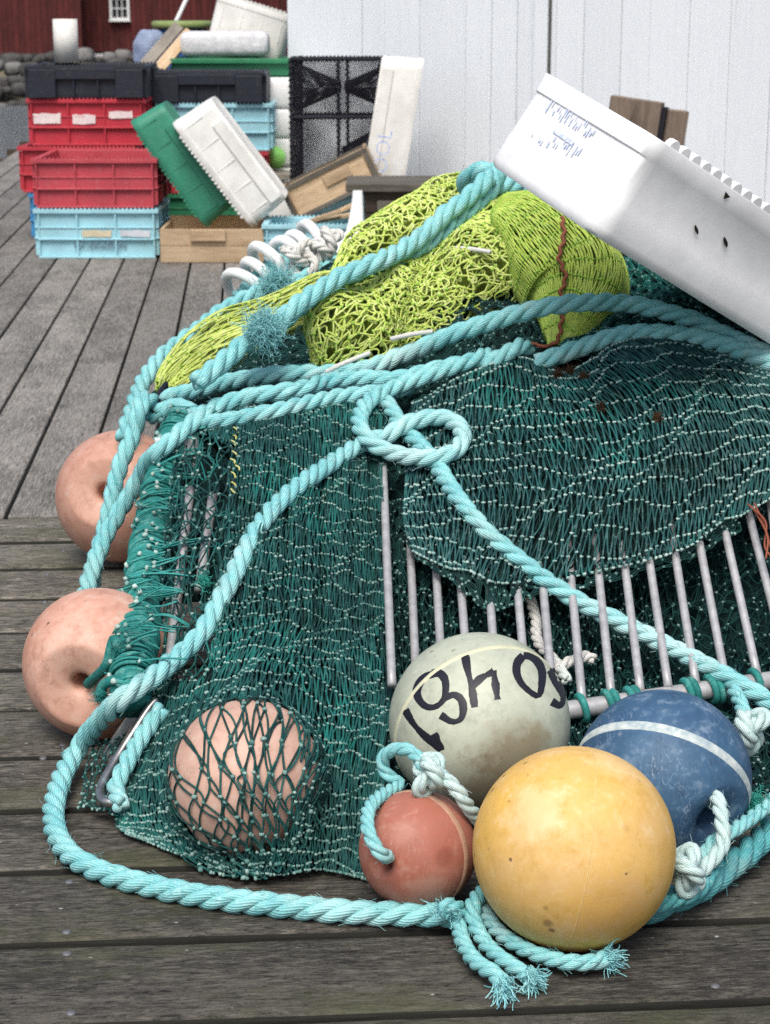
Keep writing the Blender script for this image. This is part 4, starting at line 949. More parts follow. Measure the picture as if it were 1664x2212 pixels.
for k in range(len(P1)):
    if k < 13:
        P1[k] = W(p1[k][0], p1[k][1], gd(p1[k][1], r1 * .98 + (0 if k < 11 else (.006, .02)[k - 11])))
P1b = onpile([(330,1463,.15),(385,1418,.07),(435,1368,.02),(474,1300,.01),(507,1238),(538,1175),(580,1110),(640,1053),(705,1008),(765,968,.0),(800,950,-.0)], r1)
LOOP = [(830,944,.014),(879,915,.03),(918,904,.035),(957,902,.035),(988,917,.035),(1000,940,.035),(992,965,.035),(968,982,.035),(930,989,.04),(880,986,.045),(834,973,.05),(800,953,.05),(779,926,.045),(779,896,.035),(802,862,.03),(860,834,.03),(944,805,.025),(1027,776,.01),(1052,768,-.03),(1072,776,-.09)]
rope('rope', 'long aqua rope lying along the front deck, then up over the net into the loop', np.vstack([P1, P1b, onpile(LOOP, r1)]), r1, AQ, group=G1)
rope('rope', 'aqua rope slanting from under the loop down to the right end of the grid', onpile([(836,868,-.012),(858,905,-.012),(887,940,-.012),(915,970,-.005),(942,1003),(975,1055),(1012,1105),(1060,1158),(1115,1203),(1175,1250),(1245,1296),(1320,1335,.02),(1400,1374,.03),(1480,1414,.03),(1560,1456,.03),(1625,1494,.03),(1700,1535,.03)], .0200), .0200, AQ, group=G1)
RB_ = .0225
rope('rope', 'aqua rope arching over the lime net and dropping behind at the right edge', onpile([(700,806,-.04),(760,803,-.02),(805,792),(850,774),(900,756),(984,720,.03),(1068,692,.05),(1152,669,.09),(1236,655,.12),(1348,655,.08),(1432,672,.04),(1505,694,.02),(1561,722,.0),(1628,752),(1700,790)], RB_), RB_, AQ, group=G1)
rope('rope', 'aqua rope along the top hem of the right teal net', onpile([(1040,800,-.03),(1075,775),(1105,757,.015),(1128,747,.0),(1140,760,-.05)], .0205), .0205, M['rope'], group=G1)
rope('rope', 'aqua rope behind the upper edge of the right teal net', onpile([(1160,785,-.03),(1190,773),(1264,748),(1348,722,.01),(1432,720,.01),(1516,731,.01),(1600,756,.01),(1700,800,.01)], .0225), .0225, AQ, group=G1)
rope('rope', 'aqua rope crossing below the lime lobe with a curled left end', onpile([(352,866,.06),(372,856,.07),(426,842,.05),(486,826,.03),(546,815,.02),(606,808,.015),(666,806,0),(730,812,-.03)], .0215), .0215, AQ, group=G1)
C2 = onpile([(1000,785,-.01),(932,800,.0),(858,819,.012),(790,817,.015),(706,824,.015),(658,838,.025),(586,850,.03),(526,860,.035),(466,880,.05),(426,905,.06),(386,938,.07)], .0215)
C2b = atd([(346,973,4.35),(318,1001,4.40),(298,1040,4.44),(262,1098,4.46),(232,1150,4.45),(210,1199,4.42),(196,1240,4.37),(184,1285,4.32)])
rope('rope', 'aqua rope from the loop hanging down the left side past the upper salmon buoy', np.vstack([C2, C2b]), .0215, AQ, group=G1)
rope('rope', 'aqua rope twisted just beneath the one hanging down the left side', onpile([(880,838,-.01),(826,848,.0),(766,853,.005),(706,862,.012),(646,876,.012),(586,890,.012),(526,902,.012),(474,911,.012),(430,912,-.01),(395,890,-.0)], .0205), .0205, AQ, group=G1)
rope('rope', 'aqua rope dropping from the whipped end at the net corner, left of its twin', atd([(330,868,4.66),(312,862,4.62),(300,890,4.58),(290,930,4.58),(276,965,4.56),(258,1010,4.55),(246,1055,4.54),(236,1105,4.53),(224,1150,4.53),(212,1195,4.50),(200,1240,4.47),(196,1300,4.40)]), .0215, AQ, group=G1)
rope('rope', 'aqua rope outlining the far left edge of the lime bundle', atd([(700,556,5.5),(660,575,5.45),(610,600,5.4),(555,632,5.35),(506,656,5.32),(466,680,5.3),(426,712,5.25),(378,746,5.2),(346,774,5.16),(318,810,5.1),(299,845,5.04),(288,880,4.98),(272,925,4.92),(268,950,4.9)]), .0235, AQ, group=G1)
rope('rope', 'aqua rope twisted beside the white plastic coil on the far side', atd([(790,545,5.5),(740,560,5.45),(700,580,5.38),(650,603,5.34),(606,626,5.32),(585,640,5.34)]), .0225, AQ, group=G1)
Gp = [(1058,378,5.0),(1037,402,4.98),(1001,434,4.96),(965,459,4.94),(929,495,4.92),(893,523,4.9),(857,546,4.86),(821,562,4.84),(785,578,4.82),(739,596,4.8),(691,626,4.76),(647,656,4.72),(607,690,4.70),(571,716,4.68),(522,746,4.66),(486,778,4.62),(446,810,4.58),(424,828,4.56)]
rope('rope', 'aqua rope running diagonally from the peak knot down to the frayed tuft', atd([(a, b, d - .10 - .05 * (b > 560)) for a, b, d in Gp]), .0245, AQ, group=G1)
rope('rope', 'aqua rope doubling the diagonal one on its right from the peak', atd([(1074,384,5.06),(1056,424,5.05),(1024,456,5.02),(985,488,5.0),(950,519,4.98),(905,548,4.95),(860,570,4.93),(800,592,4.88),(740,616,4.84),(700,640,4.8),(650,676,4.76),(612,706,4.73)]) - CF * .12, .0235, AQ, group=G1)
rope('rope', 'aqua rope bend tied over the very top of the pile', atd([(1010,412,5.06),(1006,392,5.02),(1026,374,4.98),(1050,366,4.95),(1064,376,4.97),(1062,398,5.02),(1080,402,5.08),(1110,402,5.12),(1150,402,5.18),(1190,408,5.25)]), .0255, AQ, group=G1)
rope('rope', 'short aqua rope whipped end at the left corner of the teal net', onpile([(345,892,.04),(380,880,.05),(410,890,.05),(440,906,.02)], .024), .024, M['rope'], lay=3.0, group=G1)
rope('rope', 'dark teal rope bight beneath the knot at the net corner', atd([(352,900,4.62),(330,905,4.64),(318,895,4.66),(328,880,4.68),(356,882,4.66)]), .014, M['rope_dark'])
# frayed tufts on ropes
m_ = MB(); tuft(m_, W(572, 712, 4.50), 750, .080, .0010, None, 1, 1.0); tag(m_.build('frayed_tuft', M['fuzz']), 'shaggy aqua fibre tuft on the diagonal rope over the lime bundle', 'frayed rope')
m_ = MB(); tuft(m_, W(598, 618, 5.18), 700, .085, .0011, None, 1, 1.0); tag(m_.build('frayed_tuft', M['fuzz']), 'shaggy aqua fibre tuft beside the white plastic coil', 'frayed rope')
# white plastic coil and white rope knot on the far side
ax = catmull(atd([(516,645,5.42),(552,606,5.44),(600,570,5.46),(650,548,5.5),(705,530,5.52)]), n=420); T, N, Bn = frames(ax[None]); th = np.linspace(0, 2 * np.pi * 6.6, 420)
m_ = MB(); rr_ = (.064 + .014 * np.sin(th * .37 + 1) + .006 * np.sin(th * 1.3))[:, None]; th = th + .5 * np.sin(th * .45); tubes(m_, ax + rr_ * (np.cos(th)[:, None] * N[0] + np.sin(th)[:, None] * Bn[0]), .0155, 12); tag(m_.build('plastic_coil', plastic_mat('milky_tube', (.80, .82, .80), amount=.05, scuff=.05)), 'white plastic spiral tube wound round the aqua rope behind the lime net', 'hose coil')
rope('rope', 'aqua rope inside the white plastic coil', ax[::30], .024, AQ)
def knot(name, label, c, R, r, mat, n=7, squash=(1, 1, .8), group=None, seed=1):
    g = np.random.default_rng(seed); q = np.linspace(0, 2 * np.pi, 15)[:-1]; A_ = np.array(Matrix(((1, 0, 0), (0, 1, 0), (0, 0, 1))))
    P_ = np.stack([np.sin(q) + 2 * np.sin(2 * q), np.cos(q) - 2 * np.cos(2 * q), -1.5 * np.sin(3 * q)], 1) / 3 * R * np.array(squash)
    Rm = np.array(Matrix.Rotation(g.uniform(0, 6), 3, 'Z') @ Matrix.Rotation(g.uniform(.8, 1.4), 3, 'X'))
    P_ = np.vstack([P_, P_[:1]]) @ Rm.T + np.asarray(c); return rope(name, label, P_, r, mat, group=group, S=9)
knot('rope_knot', 'off-white rope knot lying against the white plastic coil', W(652, 556, 5.36), .055, .013, M['rope_white'], seed=3)
knot('rope_knot', 'loose off-white rope tangle at the upper end of the white plastic coil', W(706, 530, 5.46), .060, .014, M['rope_white'], seed=21)
knot('rope_knot', 'second off-white rope knot just right of the first by the coil', W(690, 548, 5.40), .045, .012, M['rope_white'], seed=8)
# ------------------------------------------------------------------ nets
def mesh_map(G):
    """control grid of (u, v) rows -> smooth M(s, t), s,t in 0..1"""
    G = np.array(G, float); nr, nc = G.shape[:2]
    def cub(x, n):
        x = np.clip(x, 0, 1) * (n - 1); k = np.minimum(x.astype(int), n - 2); f = x - k
        w = np.stack([-.5 * f**3 + f**2 - .5 * f, 1.5 * f**3 - 2.5 * f**2 + 1, -1.5 * f**3 + 2 * f**2 + .5 * f, .5 * f**3 - .5 * f**2], -1)
        idx = np.stack([np.clip(k - 1, 0, n - 1), k, np.clip(k + 1, 0, n - 1), np.clip(k + 2, 0, n - 1)], -1); return idx, w
    def f(s, t):
        is_, ws = cub(np.asarray(s, float), nc); it, wt = cub(np.asarray(t, float), nr)
        return np.einsum('nab,na,nb->n', G[it[:, :, None], is_[:, None, :], 0], wt, ws), np.einsum('nab,na,nb->n', G[it[:, :, None], is_[:, None, :], 1], wt, ws)
    return f
def lattice(mb, fn, ns, nt, r, kr=0.0, jit=.25, sag=.12, wrap=False, mask=None, double=True, K=5, S=5, kmask=1.0, gap=1.25, drop=0.0, kx=0.0, rowwave=0.0):
    """diamond-mesh netting on surface fn(s, t) -> xyz; knots get material slot 1"""
    jj, ii = np.meshgrid(np.arange(nt + 1), np.arange(ns + (0 if wrap else 1)), indexing='ij')
    ok = (ii + jj) % 2 == 0
    jx, jy = jit if isinstance(jit, tuple) else (jit, jit); sx_, sy_ = sag if isinstance(sag, tuple) else (sag, sag)
    js = jj + R_.normal(0, jy, jj.shape); is_ = ii + R_.normal(0, jx, ii.shape)
    if rowwave:
        js = js + rowwave * (np.sin(ii * .21 + jj * 1.7) + np.sin(ii * .083 + jj * .9 + 1.3)); is_ = is_ + rowwave * 6 * np.sin(jj * .55 + ii * .05)
    js = js / nt; is_ = is_ / ns
    Ls = []; Le = []
    n_i = ii.shape[1]
    for dj, di in ((1, 1), (1, -1)):
        a = ok[:-1]; J, I = np.nonzero(a); I2 = I + di; wr = np.zeros(len(I))
        if wrap: wr = np.where(I2 >= n_i, 1.0, np.where(I2 < 0, -1.0, 0)); I2m = I2 % n_i; v_ = np.ones(len(I), bool)
        else: v_ = (I2 >= 0) & (I2 < n_i); I2m = np.clip(I2, 0, n_i - 1)
        J, I, I2m, wr = J[v_], I[v_], I2m[v_], wr[v_]
        Ls.append(np.stack([is_[J, I], js[J, I]], 1)); Le.append(np.stack([is_[J + 1, I2m] + wr, js[J + 1, I2m]], 1))
    A_ = np.concatenate(Ls); B_ = np.concatenate(Le)
    if drop: k_ = R_.random(len(A_)) > drop; A_, B_ = A_[k_], B_[k_]
    if mask is not None:
        mid = (A_ + B_) / 2; k_ = mask(mid[:, 0], mid[:, 1]); A_, B_ = A_[k_], B_[k_]
    x = np.linspace(0, 1, K); E = len(A_)
    if E == 0: return
    st = A_[:, None] + (B_ - A_)[:, None] * x[None, :, None]
    bow = np.stack([R_.normal(0, sx_, E) / ns * 1.0, R_.normal(0, sy_, E) / nt], 1)
    st = st + bow[:, None] * (np.sin(np.pi * x))[None, :, None]
    P = fn(st[..., 0].ravel(), st[..., 1].ravel()).reshape(E, K, 3)
    if double:
        T = np.gradient(P, axis=1); view = P - CAM; sd = np.cross(T, view); sd /= np.linalg.norm(sd, axis=2, keepdims=True) + 1e-9
        o_ = sd * r * gap * np.array([.6] + [1.0] * (K - 2) + [.6])[None, :, None]
        tubes(mb, P + o_, r, S, caps=False); tubes(mb, P - o_, r, S, caps=False)
    else: tubes(mb, P, r, S, caps=False)
    if kr:
        J, I = np.nonzero(ok); s_ = is_[J, I]; t_ = js[J, I]
        k_ = R_.random(len(s_)) < kmask
        if mask is not None: k_ &= mask(s_, t_)
        if k_.any():
            KP = fn(s_[k_], t_[k_]); blobs(mb, KP, kr, mi=1)
            if kx: dx = fn(s_[k_] + .6 / ns, t_[k_]) - KP; dx /= np.linalg.norm(dx, axis=1, keepdims=True) + 1e-9; blobs(mb, KP + dx * kr * .5 * kx, kr * .8, mi=1)
def surf(Mf, off_=0.0, nz_=None, amp=0.0, spheres=(), pad=.004, u0=0):
    def f(s, t):
        u, v = Mf(s, t); d = np.minimum(D0(u, v), gd(v, .006)) + off_
        P = W(u, v, d)
        if nz_ is not None:
            dirn = (P - CAM); dirn /= np.linalg.norm(dirn, axis=1, keepdims=True); P = P - dirn * (nz_(P) * amp)[:, None]
        for c, r in spheres:
            q = P - c; l = np.linalg.norm(q, axis=1); k_ = l < r + pad; P[k_] = c + q[k_] * ((r + pad) / l[k_])[:, None]
        P[:, 2] = np.maximum(P[:, 2], .004)
        return P
    return f
def core(name, Mf, off_, mat, parent, n=(60, 60), amp=.02, seed=2, mask=None, spheres=()):
    s, t = np.meshgrid(np.linspace(0, 1, n[0]), np.linspace(0, 1, n[1])); nz_ = mknoise(14, 15, 90, seed)
    P = surf(Mf, off_, nz_, amp, spheres)(s.ravel(), t.ravel()); i = np.arange(n[0] - 1); q = np.arange(n[1] - 1)
    f = np.stack([q[:, None] * n[0] + i, q[:, None] * n[0] + i + 1, (q[:, None] + 1) * n[0] + i + 1, (q[:, None] + 1) * n[0] + i], -1).reshape(-1, 4)
    if mask is not None: m_ = mask((s.ravel()[f].mean(1)), (t.ravel()[f].mean(1))); f = f[m_]
    mb = MB(); mb.add(P, f); return mb.build(name, mat, parent)
fold = mknoise(10, 8, 34, 21)
# left teal net, draped over a salmon buoy
ML = mesh_map([[(395,905),(500,885),(620,872),(740,868),(835,880)], [(375,1010),(490,1000),(615,1000),(735,1000),(832,1000)], [(350,1130),(465,1130),(600,1110),(735,1110),(838,1110)],
 [(330,1270),(450,1250),(595,1230),(735,1230),(842,1230)], [(322,1400),(430,1390),(585,1350),(735,1360),(848,1360)], [(300,1560),(400,1520),(560,1450),(735,1480),(848,1490)],
 [(262,1690),(370,1660),(535,1600),(725,1620),(842,1620)], [(252,1775),(370,1780),(540,1780),(715,1770),(825,1760)], [(270,1800),(400,1850),(545,1893),(700,1880),(805,1905)]])
lnet = thing('fishing_net', 'teal net draped down the left of the pile with a salmon buoy bagged inside', 'fishing net', tuple(W(550, 1890, 3.25)))
_, c3, r3, _ = B['or3']; SPH = [(c3, r3)]
def inb(u, v, k=1.0, cx=518, cy=1690): return ((u - cx) / (158 * k))**2 + ((v - cy) / (186 * k))**2 < 1
def maskL(s, t): u, v = ML(s, t); return ~(((u - 505) / 128)**2 + ((v - 1692) / 176)**2 < (1 + .10 * np.sin(v * .05) + .08 * np.sin(u * .08 + v * .03))) & ~left_open(u, v) & (u < 826 + 10 * np.sin(v * .021) + 7 * np.sin(v * .053 + 1) + np.clip((v - 1480) / 20, 0, 20))
def left_open(u, v): return (u < 505 - (v - 1000) * .10) & (v > 940) & (v < 1470)
def fold_at(u): return .022 * np.sin(u * .068 + 1.0) + .013 * np.sin(u * .17) + .006 * np.sin(u * .31 + 2)
def surfL(off_, amp=.012):
    base = surf(ML, off_, fold, amp, SPH)
    def f(s, t):
        P = base(s, t); u, v = ML(s, t); dirn = P - CAM; dirn /= np.linalg.norm(dirn, axis=1, keepdims=True)
        w = np.clip((v - 880) / 150, 0, 1) * np.clip((1500 - v) / 200, .25, 1); P = P - dirn * (fold_at(u) * w)[:, None]; P[:, 2] = np.maximum(P[:, 2], .004)
        q = P - c3; l = np.linalg.norm(q, axis=1); k_ = l < r3 + .004; P[k_] = c3 + q[k_] * ((r3 + .004) / l[k_])[:, None]
        return P
    return f
mb = MB(); lattice(mb, surfL(-.004), 146, 38, .00195, .0032, (.30, .07), (.5, .1), mask=maskL, double=False, kx=1.5, rowwave=.30)
MO = mesh_map([[(385,920),(440,915),(520,905)], [(365,1080),(430,1080),(510,1080)], [(345,1250),(410,1250),(490,1250)], [(325,1480),(390,1470),(470,1450)]])
lattice(mb, surf(MO, -.012, fold, .02, ()), 12, 22, .0019, .0042, .38, .7, double=False)
lattice(mb, surf(MO, .01, fold, .03, ()), 7, 13, .0018, .004, .45, .8, double=False)
mb.build('outer_mesh', [M['net'], M['net_knot']], lnet)
mb = MB()
for kk, (o_, a, b) in enumerate(((.014, 90, 34), (.030, 80, 30))):
    lattice(mb, surfL(o_), a, b, .0019, .0030, .45, .5, double=False, mask=lambda s, t: (lambda u, v: ~inb(u, v, .86, 508, 1690) & ~left_open(u, v))(*ML(s, t)), kmask=.7)
mb.build('inner_mesh', [M['net_dark'], M['net_knot']], lnet)  # inner layers in darker twine: shade between the meshes put into the colour
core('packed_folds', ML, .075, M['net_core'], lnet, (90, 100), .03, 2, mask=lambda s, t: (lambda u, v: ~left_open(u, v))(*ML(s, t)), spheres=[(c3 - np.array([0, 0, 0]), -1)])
# open diamonds stretched over the bagged buoy
MBG = mesh_map([[(395,1440),(480,1430),(560,1430),(640,1440),(715,1460)], [(355,1560),(450,1545),(555,1540),(650,1550),(730,1570)], [(335,1690),(435,1690),(540,1690),(645,1690),(730,1690)], [(350,1810),(450,1820),(560,1830),(650,1825),(725,1810)], [(400,1870),(480,1890),(570,1900),(640,1895),(710,1880)]])
def skew(s, t): return MBG(np.clip(s + (t - .5) * .16, 0, 1), t)
mb = MB()
lattice(mb, surf(skew, -.012, None, 0, SPH, .0045), 30, 13, .0019, .0046, (.16, .06), (.3, .06), double=False, K=8, mask=lambda s, t: inb(*skew(s, t), 1.16))
lattice(mb, surf(lambda s, t: skew(s + .012, t + .012), -.010, None, 0, SPH, .003), 30, 13, .0018, .004, (.2, .1), (.4, .1), double=False, K=8, mask=lambda s, t: inb(*skew(s, t), 1.14))
mb.build('stretched_mesh', [M['net'], M['net_knot']], lnet)
mY = twine_mat('yellow_twine', (.48, .46, .12), (.62, .62, .28)); m_ = MB()
for k in range(9):
    u, v = 506 + R_.uniform(-4, 8), 925 + k * 17 + R_.uniform(-4, 4); q = onpile([(u - 5, v - 4), (u + 1 + R_.uniform(-3, 3), v), (u + 4, v + R_.uniform(2, 9))], .0, .016); tubes(m_, catmull(q, n=8), .0022, 6)
m_.build('marker_twine', mY, lnet)
# right teal net over the grid
MR = mesh_map([[(892,868),(1000,812),(1120,772),(1225,802),(1310,752),(1400,728),(1520,742),(1640,790)], [(882,955),(1000,905),(1140,878),(1280,876),(1400,828),(1500,800),(1610,800),(1720,840)],
 [(876,1045),(1000,1005),(1150,985),(1310,978),(1450,930),(1565,890),(1670,880),(1760,900)], [(874,1130),(1000,1110),(1150,1095),(1325,1085),(1480,1045),(1600,995),(1700,965),(1790,960)],
 [(890,1190),(985,1232),(1120,1262),(1320,1228),(1470,1188),(1590,1120),(1690,1065),(1790,1030)]])
rnet = thing('fishing_net', 'weathered teal net with pale knot rows spread over the metal grid', 'fishing net', tuple(W(1250, 1240, 4.0)))
fold2 = mknoise(10, 6, 30, 33)
mb = MB(); lattice(mb, surf(MR, -.014, fold2, .028), 178, 14, .0020, .0036, (.28, .06), (.5, .1), double=False, kx=1.6, rowwave=.25)
mb.build('outer_mesh', [M['net2'], M['pale_knot']], rnet)
mb = MB(); lattice(mb, surf(MR, .004, fold2, .028), 120, 16, .0020, .003, (.4, .2), .5, kmask=.5, double=False); lattice(mb, surf(MR, .02, fold2, .03), 100, 18, .0018, 0, .5, .6)
# slack meshes hanging from the hem
MH = mesh_map([[(880,1170),(980,1215),(1060,1235),(1150,1245),(1320,1215),(1470,1175),(1590,1105)], [(900,1205),(985,1262),(1055,1318),(1140,1296),(1320,1255),(1475,1215),(1600,1145)]])
lattice(mb, surf(MH, -.006, fold2, .012), 60, 5, .0017, .0036, .4, .6)
mb.build('inner_mesh', [M['net_dark'], M['net_knot']], rnet)  # same net, darker twine: painted shade behind the outer meshes
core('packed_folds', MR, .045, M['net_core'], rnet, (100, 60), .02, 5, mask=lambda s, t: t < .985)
for (u, v) in ((1232,800),(1262,815),(1205,808),(1300,880),(1420,900)): m_ = MB(); tuft(m_, W(u, v, float(D0(u, v)) - .02), 60, .026, .0009, None, 1, .9); m_.build('dry_weed', M['weed'], rnet)
# dark net heaped under the grid and along the back right
MU = mesh_map([[(820,1090),(1000,1050),(1200,1030),(1400,1010),(1740,980)], [(828,1250),(1000,1240),(1200,1230),(1400,1220),(1740,1180)], [(835,1420),(1000,1420),(1200,1410),(1400,1400),(1740,1370)], [(830,1600),(1000,1600),(1200,1600),(1400,1590),(1740,1560)], [(815,1790),(1000,1790),(1250,1780),(1450,1770),(1740,1740)]])
unet = thing('fishing_net', 'dark teal net heaped beneath the aluminium grid', 'fishing net', tuple(W(1300, 1640, 3.6)))
fold3 = mknoise(12, 10, 40, 44)
def surfU(o_): 
    b_ = surf(MU, o_, fold3, .02)
    def f(s, t):
        P = b_(s, t); P[:, 2] = np.maximum(P[:, 2], .01); return P
    return f
mb = MB(); lattice(mb, surfU(.10), 90, 36, .0019, .0036, .4, .5, double=False); lattice(mb, surfU(.12), 80, 32, .002, .0034, .5, .6, kmask=.5)
mb.build('loose_mesh', [M['net_dark'], M['net_knot']], unet)
core('packed_folds', MU, .18, M['net_core'], unet, (80, 80), .03, 6)
MK = mesh_map([[(1290,560),(1400,560),(1560,600),(1740,680)], [(1290,650),(1400,640),(1560,660),(1740,760)], [(1190,770),(1300,760),(1450,740),(1740,830)]])
knet = thing('fishing_net', 'dark teal net bundled behind the aqua ropes under the big white box', 'fishing net', tuple(W(1450, 740, 4.5)))
mb = MB(); lattice(mb, surf(MK, .02, fold3, .03), 44, 20, .0019, .0034, .4, .5); lattice(mb, surf(MK, .05, fold3, .03), 40, 18, .002, .003, .5, .6); mb.build('loose_mesh', [M['net'], M['net_knot']], knet)
core('packed_folds', MK, .09, M['net_core'], knet, (50, 40), .03, 7)
# bit of net spilling on the deck at the lower left
MS = mesh_map([[(205,1600),(250,1590),(300,1580)], [(180,1680),(230,1690),(280,1700)], [(170,1745),(220,1752),(275,1770)]])
mb = MB(); lattice(mb, surf(MS, -.012, fold3, .01), 14, 12, .0017, .0036, .4, .4, double=False); o = mb.build('net_scrap', [M['net'], M['net_knot']]); tag(o, 'loose scrap of teal net lying on the planks beside the steel hook', 'fishing net')
# heap that fills the inside of the pile, behind all the nets
MF = mesh_map([[(330,850),(600,640),(900,470),(1080,430),(1350,520),(1750,700)], [(345,900),(600,760),(900,680),(1100,640),(1350,660),(1750,780)], [(360,980),(600,880),(900,830),(1100,780),(1350,760),(1750,830)], [(350,1300),(600,1300),(900,1280),(1100,1200),(1350,1150),(1750,1100)]])
heap = thing('fishing_net', 'packed dark net filling the middle of the heap between the ropes', 'fishing net', tuple(W(800, 1050, 4.4)))
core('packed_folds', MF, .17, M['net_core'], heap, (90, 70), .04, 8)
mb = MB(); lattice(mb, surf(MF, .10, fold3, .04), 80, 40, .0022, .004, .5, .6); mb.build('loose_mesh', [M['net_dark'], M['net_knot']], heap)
# teal wrapped roll along the left edge
roll = thing('net_roll', 'twine-wrapped teal roll binding the left edge of the net', 'net roll', tuple(W(285, 1490, 3.75)))
rp = catmull(atd([(402,905,4.50),(376,955,4.46),(352,1030,4.38),(334,1110,4.27),(320,1200,4.12),(307,1300,3.93),(294,1400,3.72),(283,1480,3.63),(288,1530,3.60)]), n=420)
m_ = MB(); tubes(m_, rp, .036, 16, taper=1 + .08 * np.sin(np.linspace(0, 40, 420)) + .06 * np.sin(np.linspace(0, 17, 420))); m_.build('roll_core', M['wrap'], roll)
T, N, Bn = frames(rp[None]); m_ = MB(); s_ = np.linspace(0, 1, 4200)
for k in range(2):
    Q = np.stack([np.interp(s_, np.linspace(0, 1, 420), rp[:, i]) for i in range(3)], 1); NN = np.stack([np.interp(s_, np.linspace(0, 1, 420), N[0][:, i]) for i in range(3)], 1); BB = np.stack([np.interp(s_, np.linspace(0, 1, 420), Bn[0][:, i]) for i in range(3)], 1)
    th = s_ * 2 * np.pi * (95 if k == 0 else 61) + k + .8 * np.sin(s_ * 50); rr = .036 * (1 + .06 * np.sin(s_ * 17)) + .0030 * np.sin(s_ * 170 + k) + .0022 * np.sin(s_ * 63) + (.002 if k else 0)
    tubes(m_, Q + (rr * np.cos(th))[:, None] * NN + (rr * np.sin(th))[:, None] * BB, .0042 if k == 0 else .003, 5)
m_.build('wrapping', M['wrap'], roll)
m_ = MB(); kp = []
for k in range(64):
    x = k / 64; i = int(x * 419); a = R_.uniform(-.5, 1.2); vd = CAM - rp[i]; vd = vd - T[0][i] * (vd @ T[0][i]); vd /= np.linalg.norm(vd); sdv = np.cross(T[0][i], vd); p0 = rp[i] + .048 * (math.cos(a) * vd - math.sin(a) * sdv * -1)
    kp.append(p0); end = W(*(lambda u, v: (u + R_.uniform(60, 110), v + R_.uniform(-30, 30), proj(p0)[2] - .02))(*[float(x_) for x_ in proj(p0)[:2]]))
    q = catmull(np.array([p0 + R_.normal(0, .006, 3), p0, (p0 + end) / 2 + R_.normal(0, .008, 3), end]), n=9); tubes(m_, q, .0018, 5)
    tubes(m_, q + R_.normal(0, .003, 3), .0018, 5)
blobs(m_, np.array(kp), .0058, mi=1); m_.build('lashing', [M['wrap'], M['pale_knot']], roll)
for nm, pts_ in (('lashing_end', [(315,1325,3.84),(278,1362,3.72),(258,1400,3.66),(246,1382,3.68),(228,1440,3.68),(190,1478,3.76)]), ('lashing_end', [(290,1500,3.58),(250,1472,3.60),(222,1482,3.62),(218,1506,3.62)])):
    m_ = MB(); tubes(m_, catmull(atd(pts_), step=.006), .0105, 9); 
    e = atd(pts_[2:3] if len(pts_) == 6 else pts_[3:4])[0]; tuft(m_, e, 160, .028, .0007, None, 1, .9); m_.build(nm, M['wrap'], roll)
m_ = MB(); tuft(m_, W(446, 1258, 3.82), 90, .034, .0009, CU * .5 - CX, .8, 1.0); m_.build('lashing_tuft', M['fuzz_green'], roll)
# ------------------------------------------------------------------ sorting grid
grid = thing('sorting_grid', 'dull aluminium grid of parallel bars under the teal nets', 'grid', tuple(W(1250, 1540, 3.66)))
BA, BBp = W(850, 1590, 3.62), W(1720, 1462, 3.84)
bars = [(845,1480,828,1005,True),(897,1410,884,1120,True),(953,1385,937,1130,True),(1010,1400,985,1120,True),(1072,1430,1045,1120,True),(1134,1420,1105,1120,True),(1192,1455,1160,1120,True),(1256,1500,1222,1120,True),(1318,1490,1280,1110,True),(1382,1488,1335,1100,True),(1440,1482,1385,1090,True),(1500,1478,1440,1080,True),(1563,1470,1490,1060,True),(1632,1465,1545,1050,True),(1700,1462,1600,1040,True),(1765,1455,1655,1030,True)]
def on_grid(u, v): return float(D0(u, v)) + .035
def line_pt(u):      # point of the bottom tube seen at column u
    q = np.linspace(0, 1, 400)[:, None]; L = BA + (BBp - BA) * q; return L[np.argmin(abs(proj(L)[0] - u))]
for (u0, v0, u1, v1, _) in bars:
    b0 = line_pt(u0 + (1530 - v0) * .05); top = W(u1, v1, float(D0(u1, v1)) + (.085 if u0 > 850 else -.012))
    if u0 < 850: b0 = W(847, 1500, float(D0(847, 1500)) - .01)
    m_ = MB(); x = np.linspace(0, 1, 14)[:, None]; tubes(m_, b0 + (top - b0) * x + np.array([0, 0, .018]) * (1 - x), .0088, 12); m_.build('bar', M['alu'], grid)
m_ = MB(); tubes(m_, BA + (BBp - BA) * np.linspace(0, 1, 10)[:, None], .0185, 16); m_.build('frame_bar', M['alu'], grid)
for (uu, vv) in (((408,1085,4.17),(372,1390,3.80)), ((458,1085,4.13),(434,1250,3.94))):
    a, b = atd([uu, vv]); m_ = MB(); tubes(m_, a + (b - a) * np.linspace(-.1, 1.15, 12)[:, None], .0105, 12); m_.build('bar', M['alu'], grid)
k = 0; q = .40
while q < .99:
    if R_.random() < .85:
        m_ = MB(); c = BA + (BBp - BA) * q; a_ = (BBp - BA) / np.linalg.norm(BBp - BA); n1 = np.cross(a_, [0, 0, 1.0]); n1 /= np.linalg.norm(n1); n2 = np.cross(a_, n1)
        for dx in ((0, .0135) if R_.random() < .7 else (0,)):
            th = np.linspace(0, 2 * np.pi, 21)[:-1]; tubes(m_, c + a_ * dx + .0245 * (np.cos(th)[:, None] * n1 + np.sin(th)[:, None] * n2) + a_ * (.004 * np.sin(th))[:, None], .0072, 8, closed=True)
        m_.build('lashing', M['wrap'], grid)
    q += R_.uniform(.045, .075)
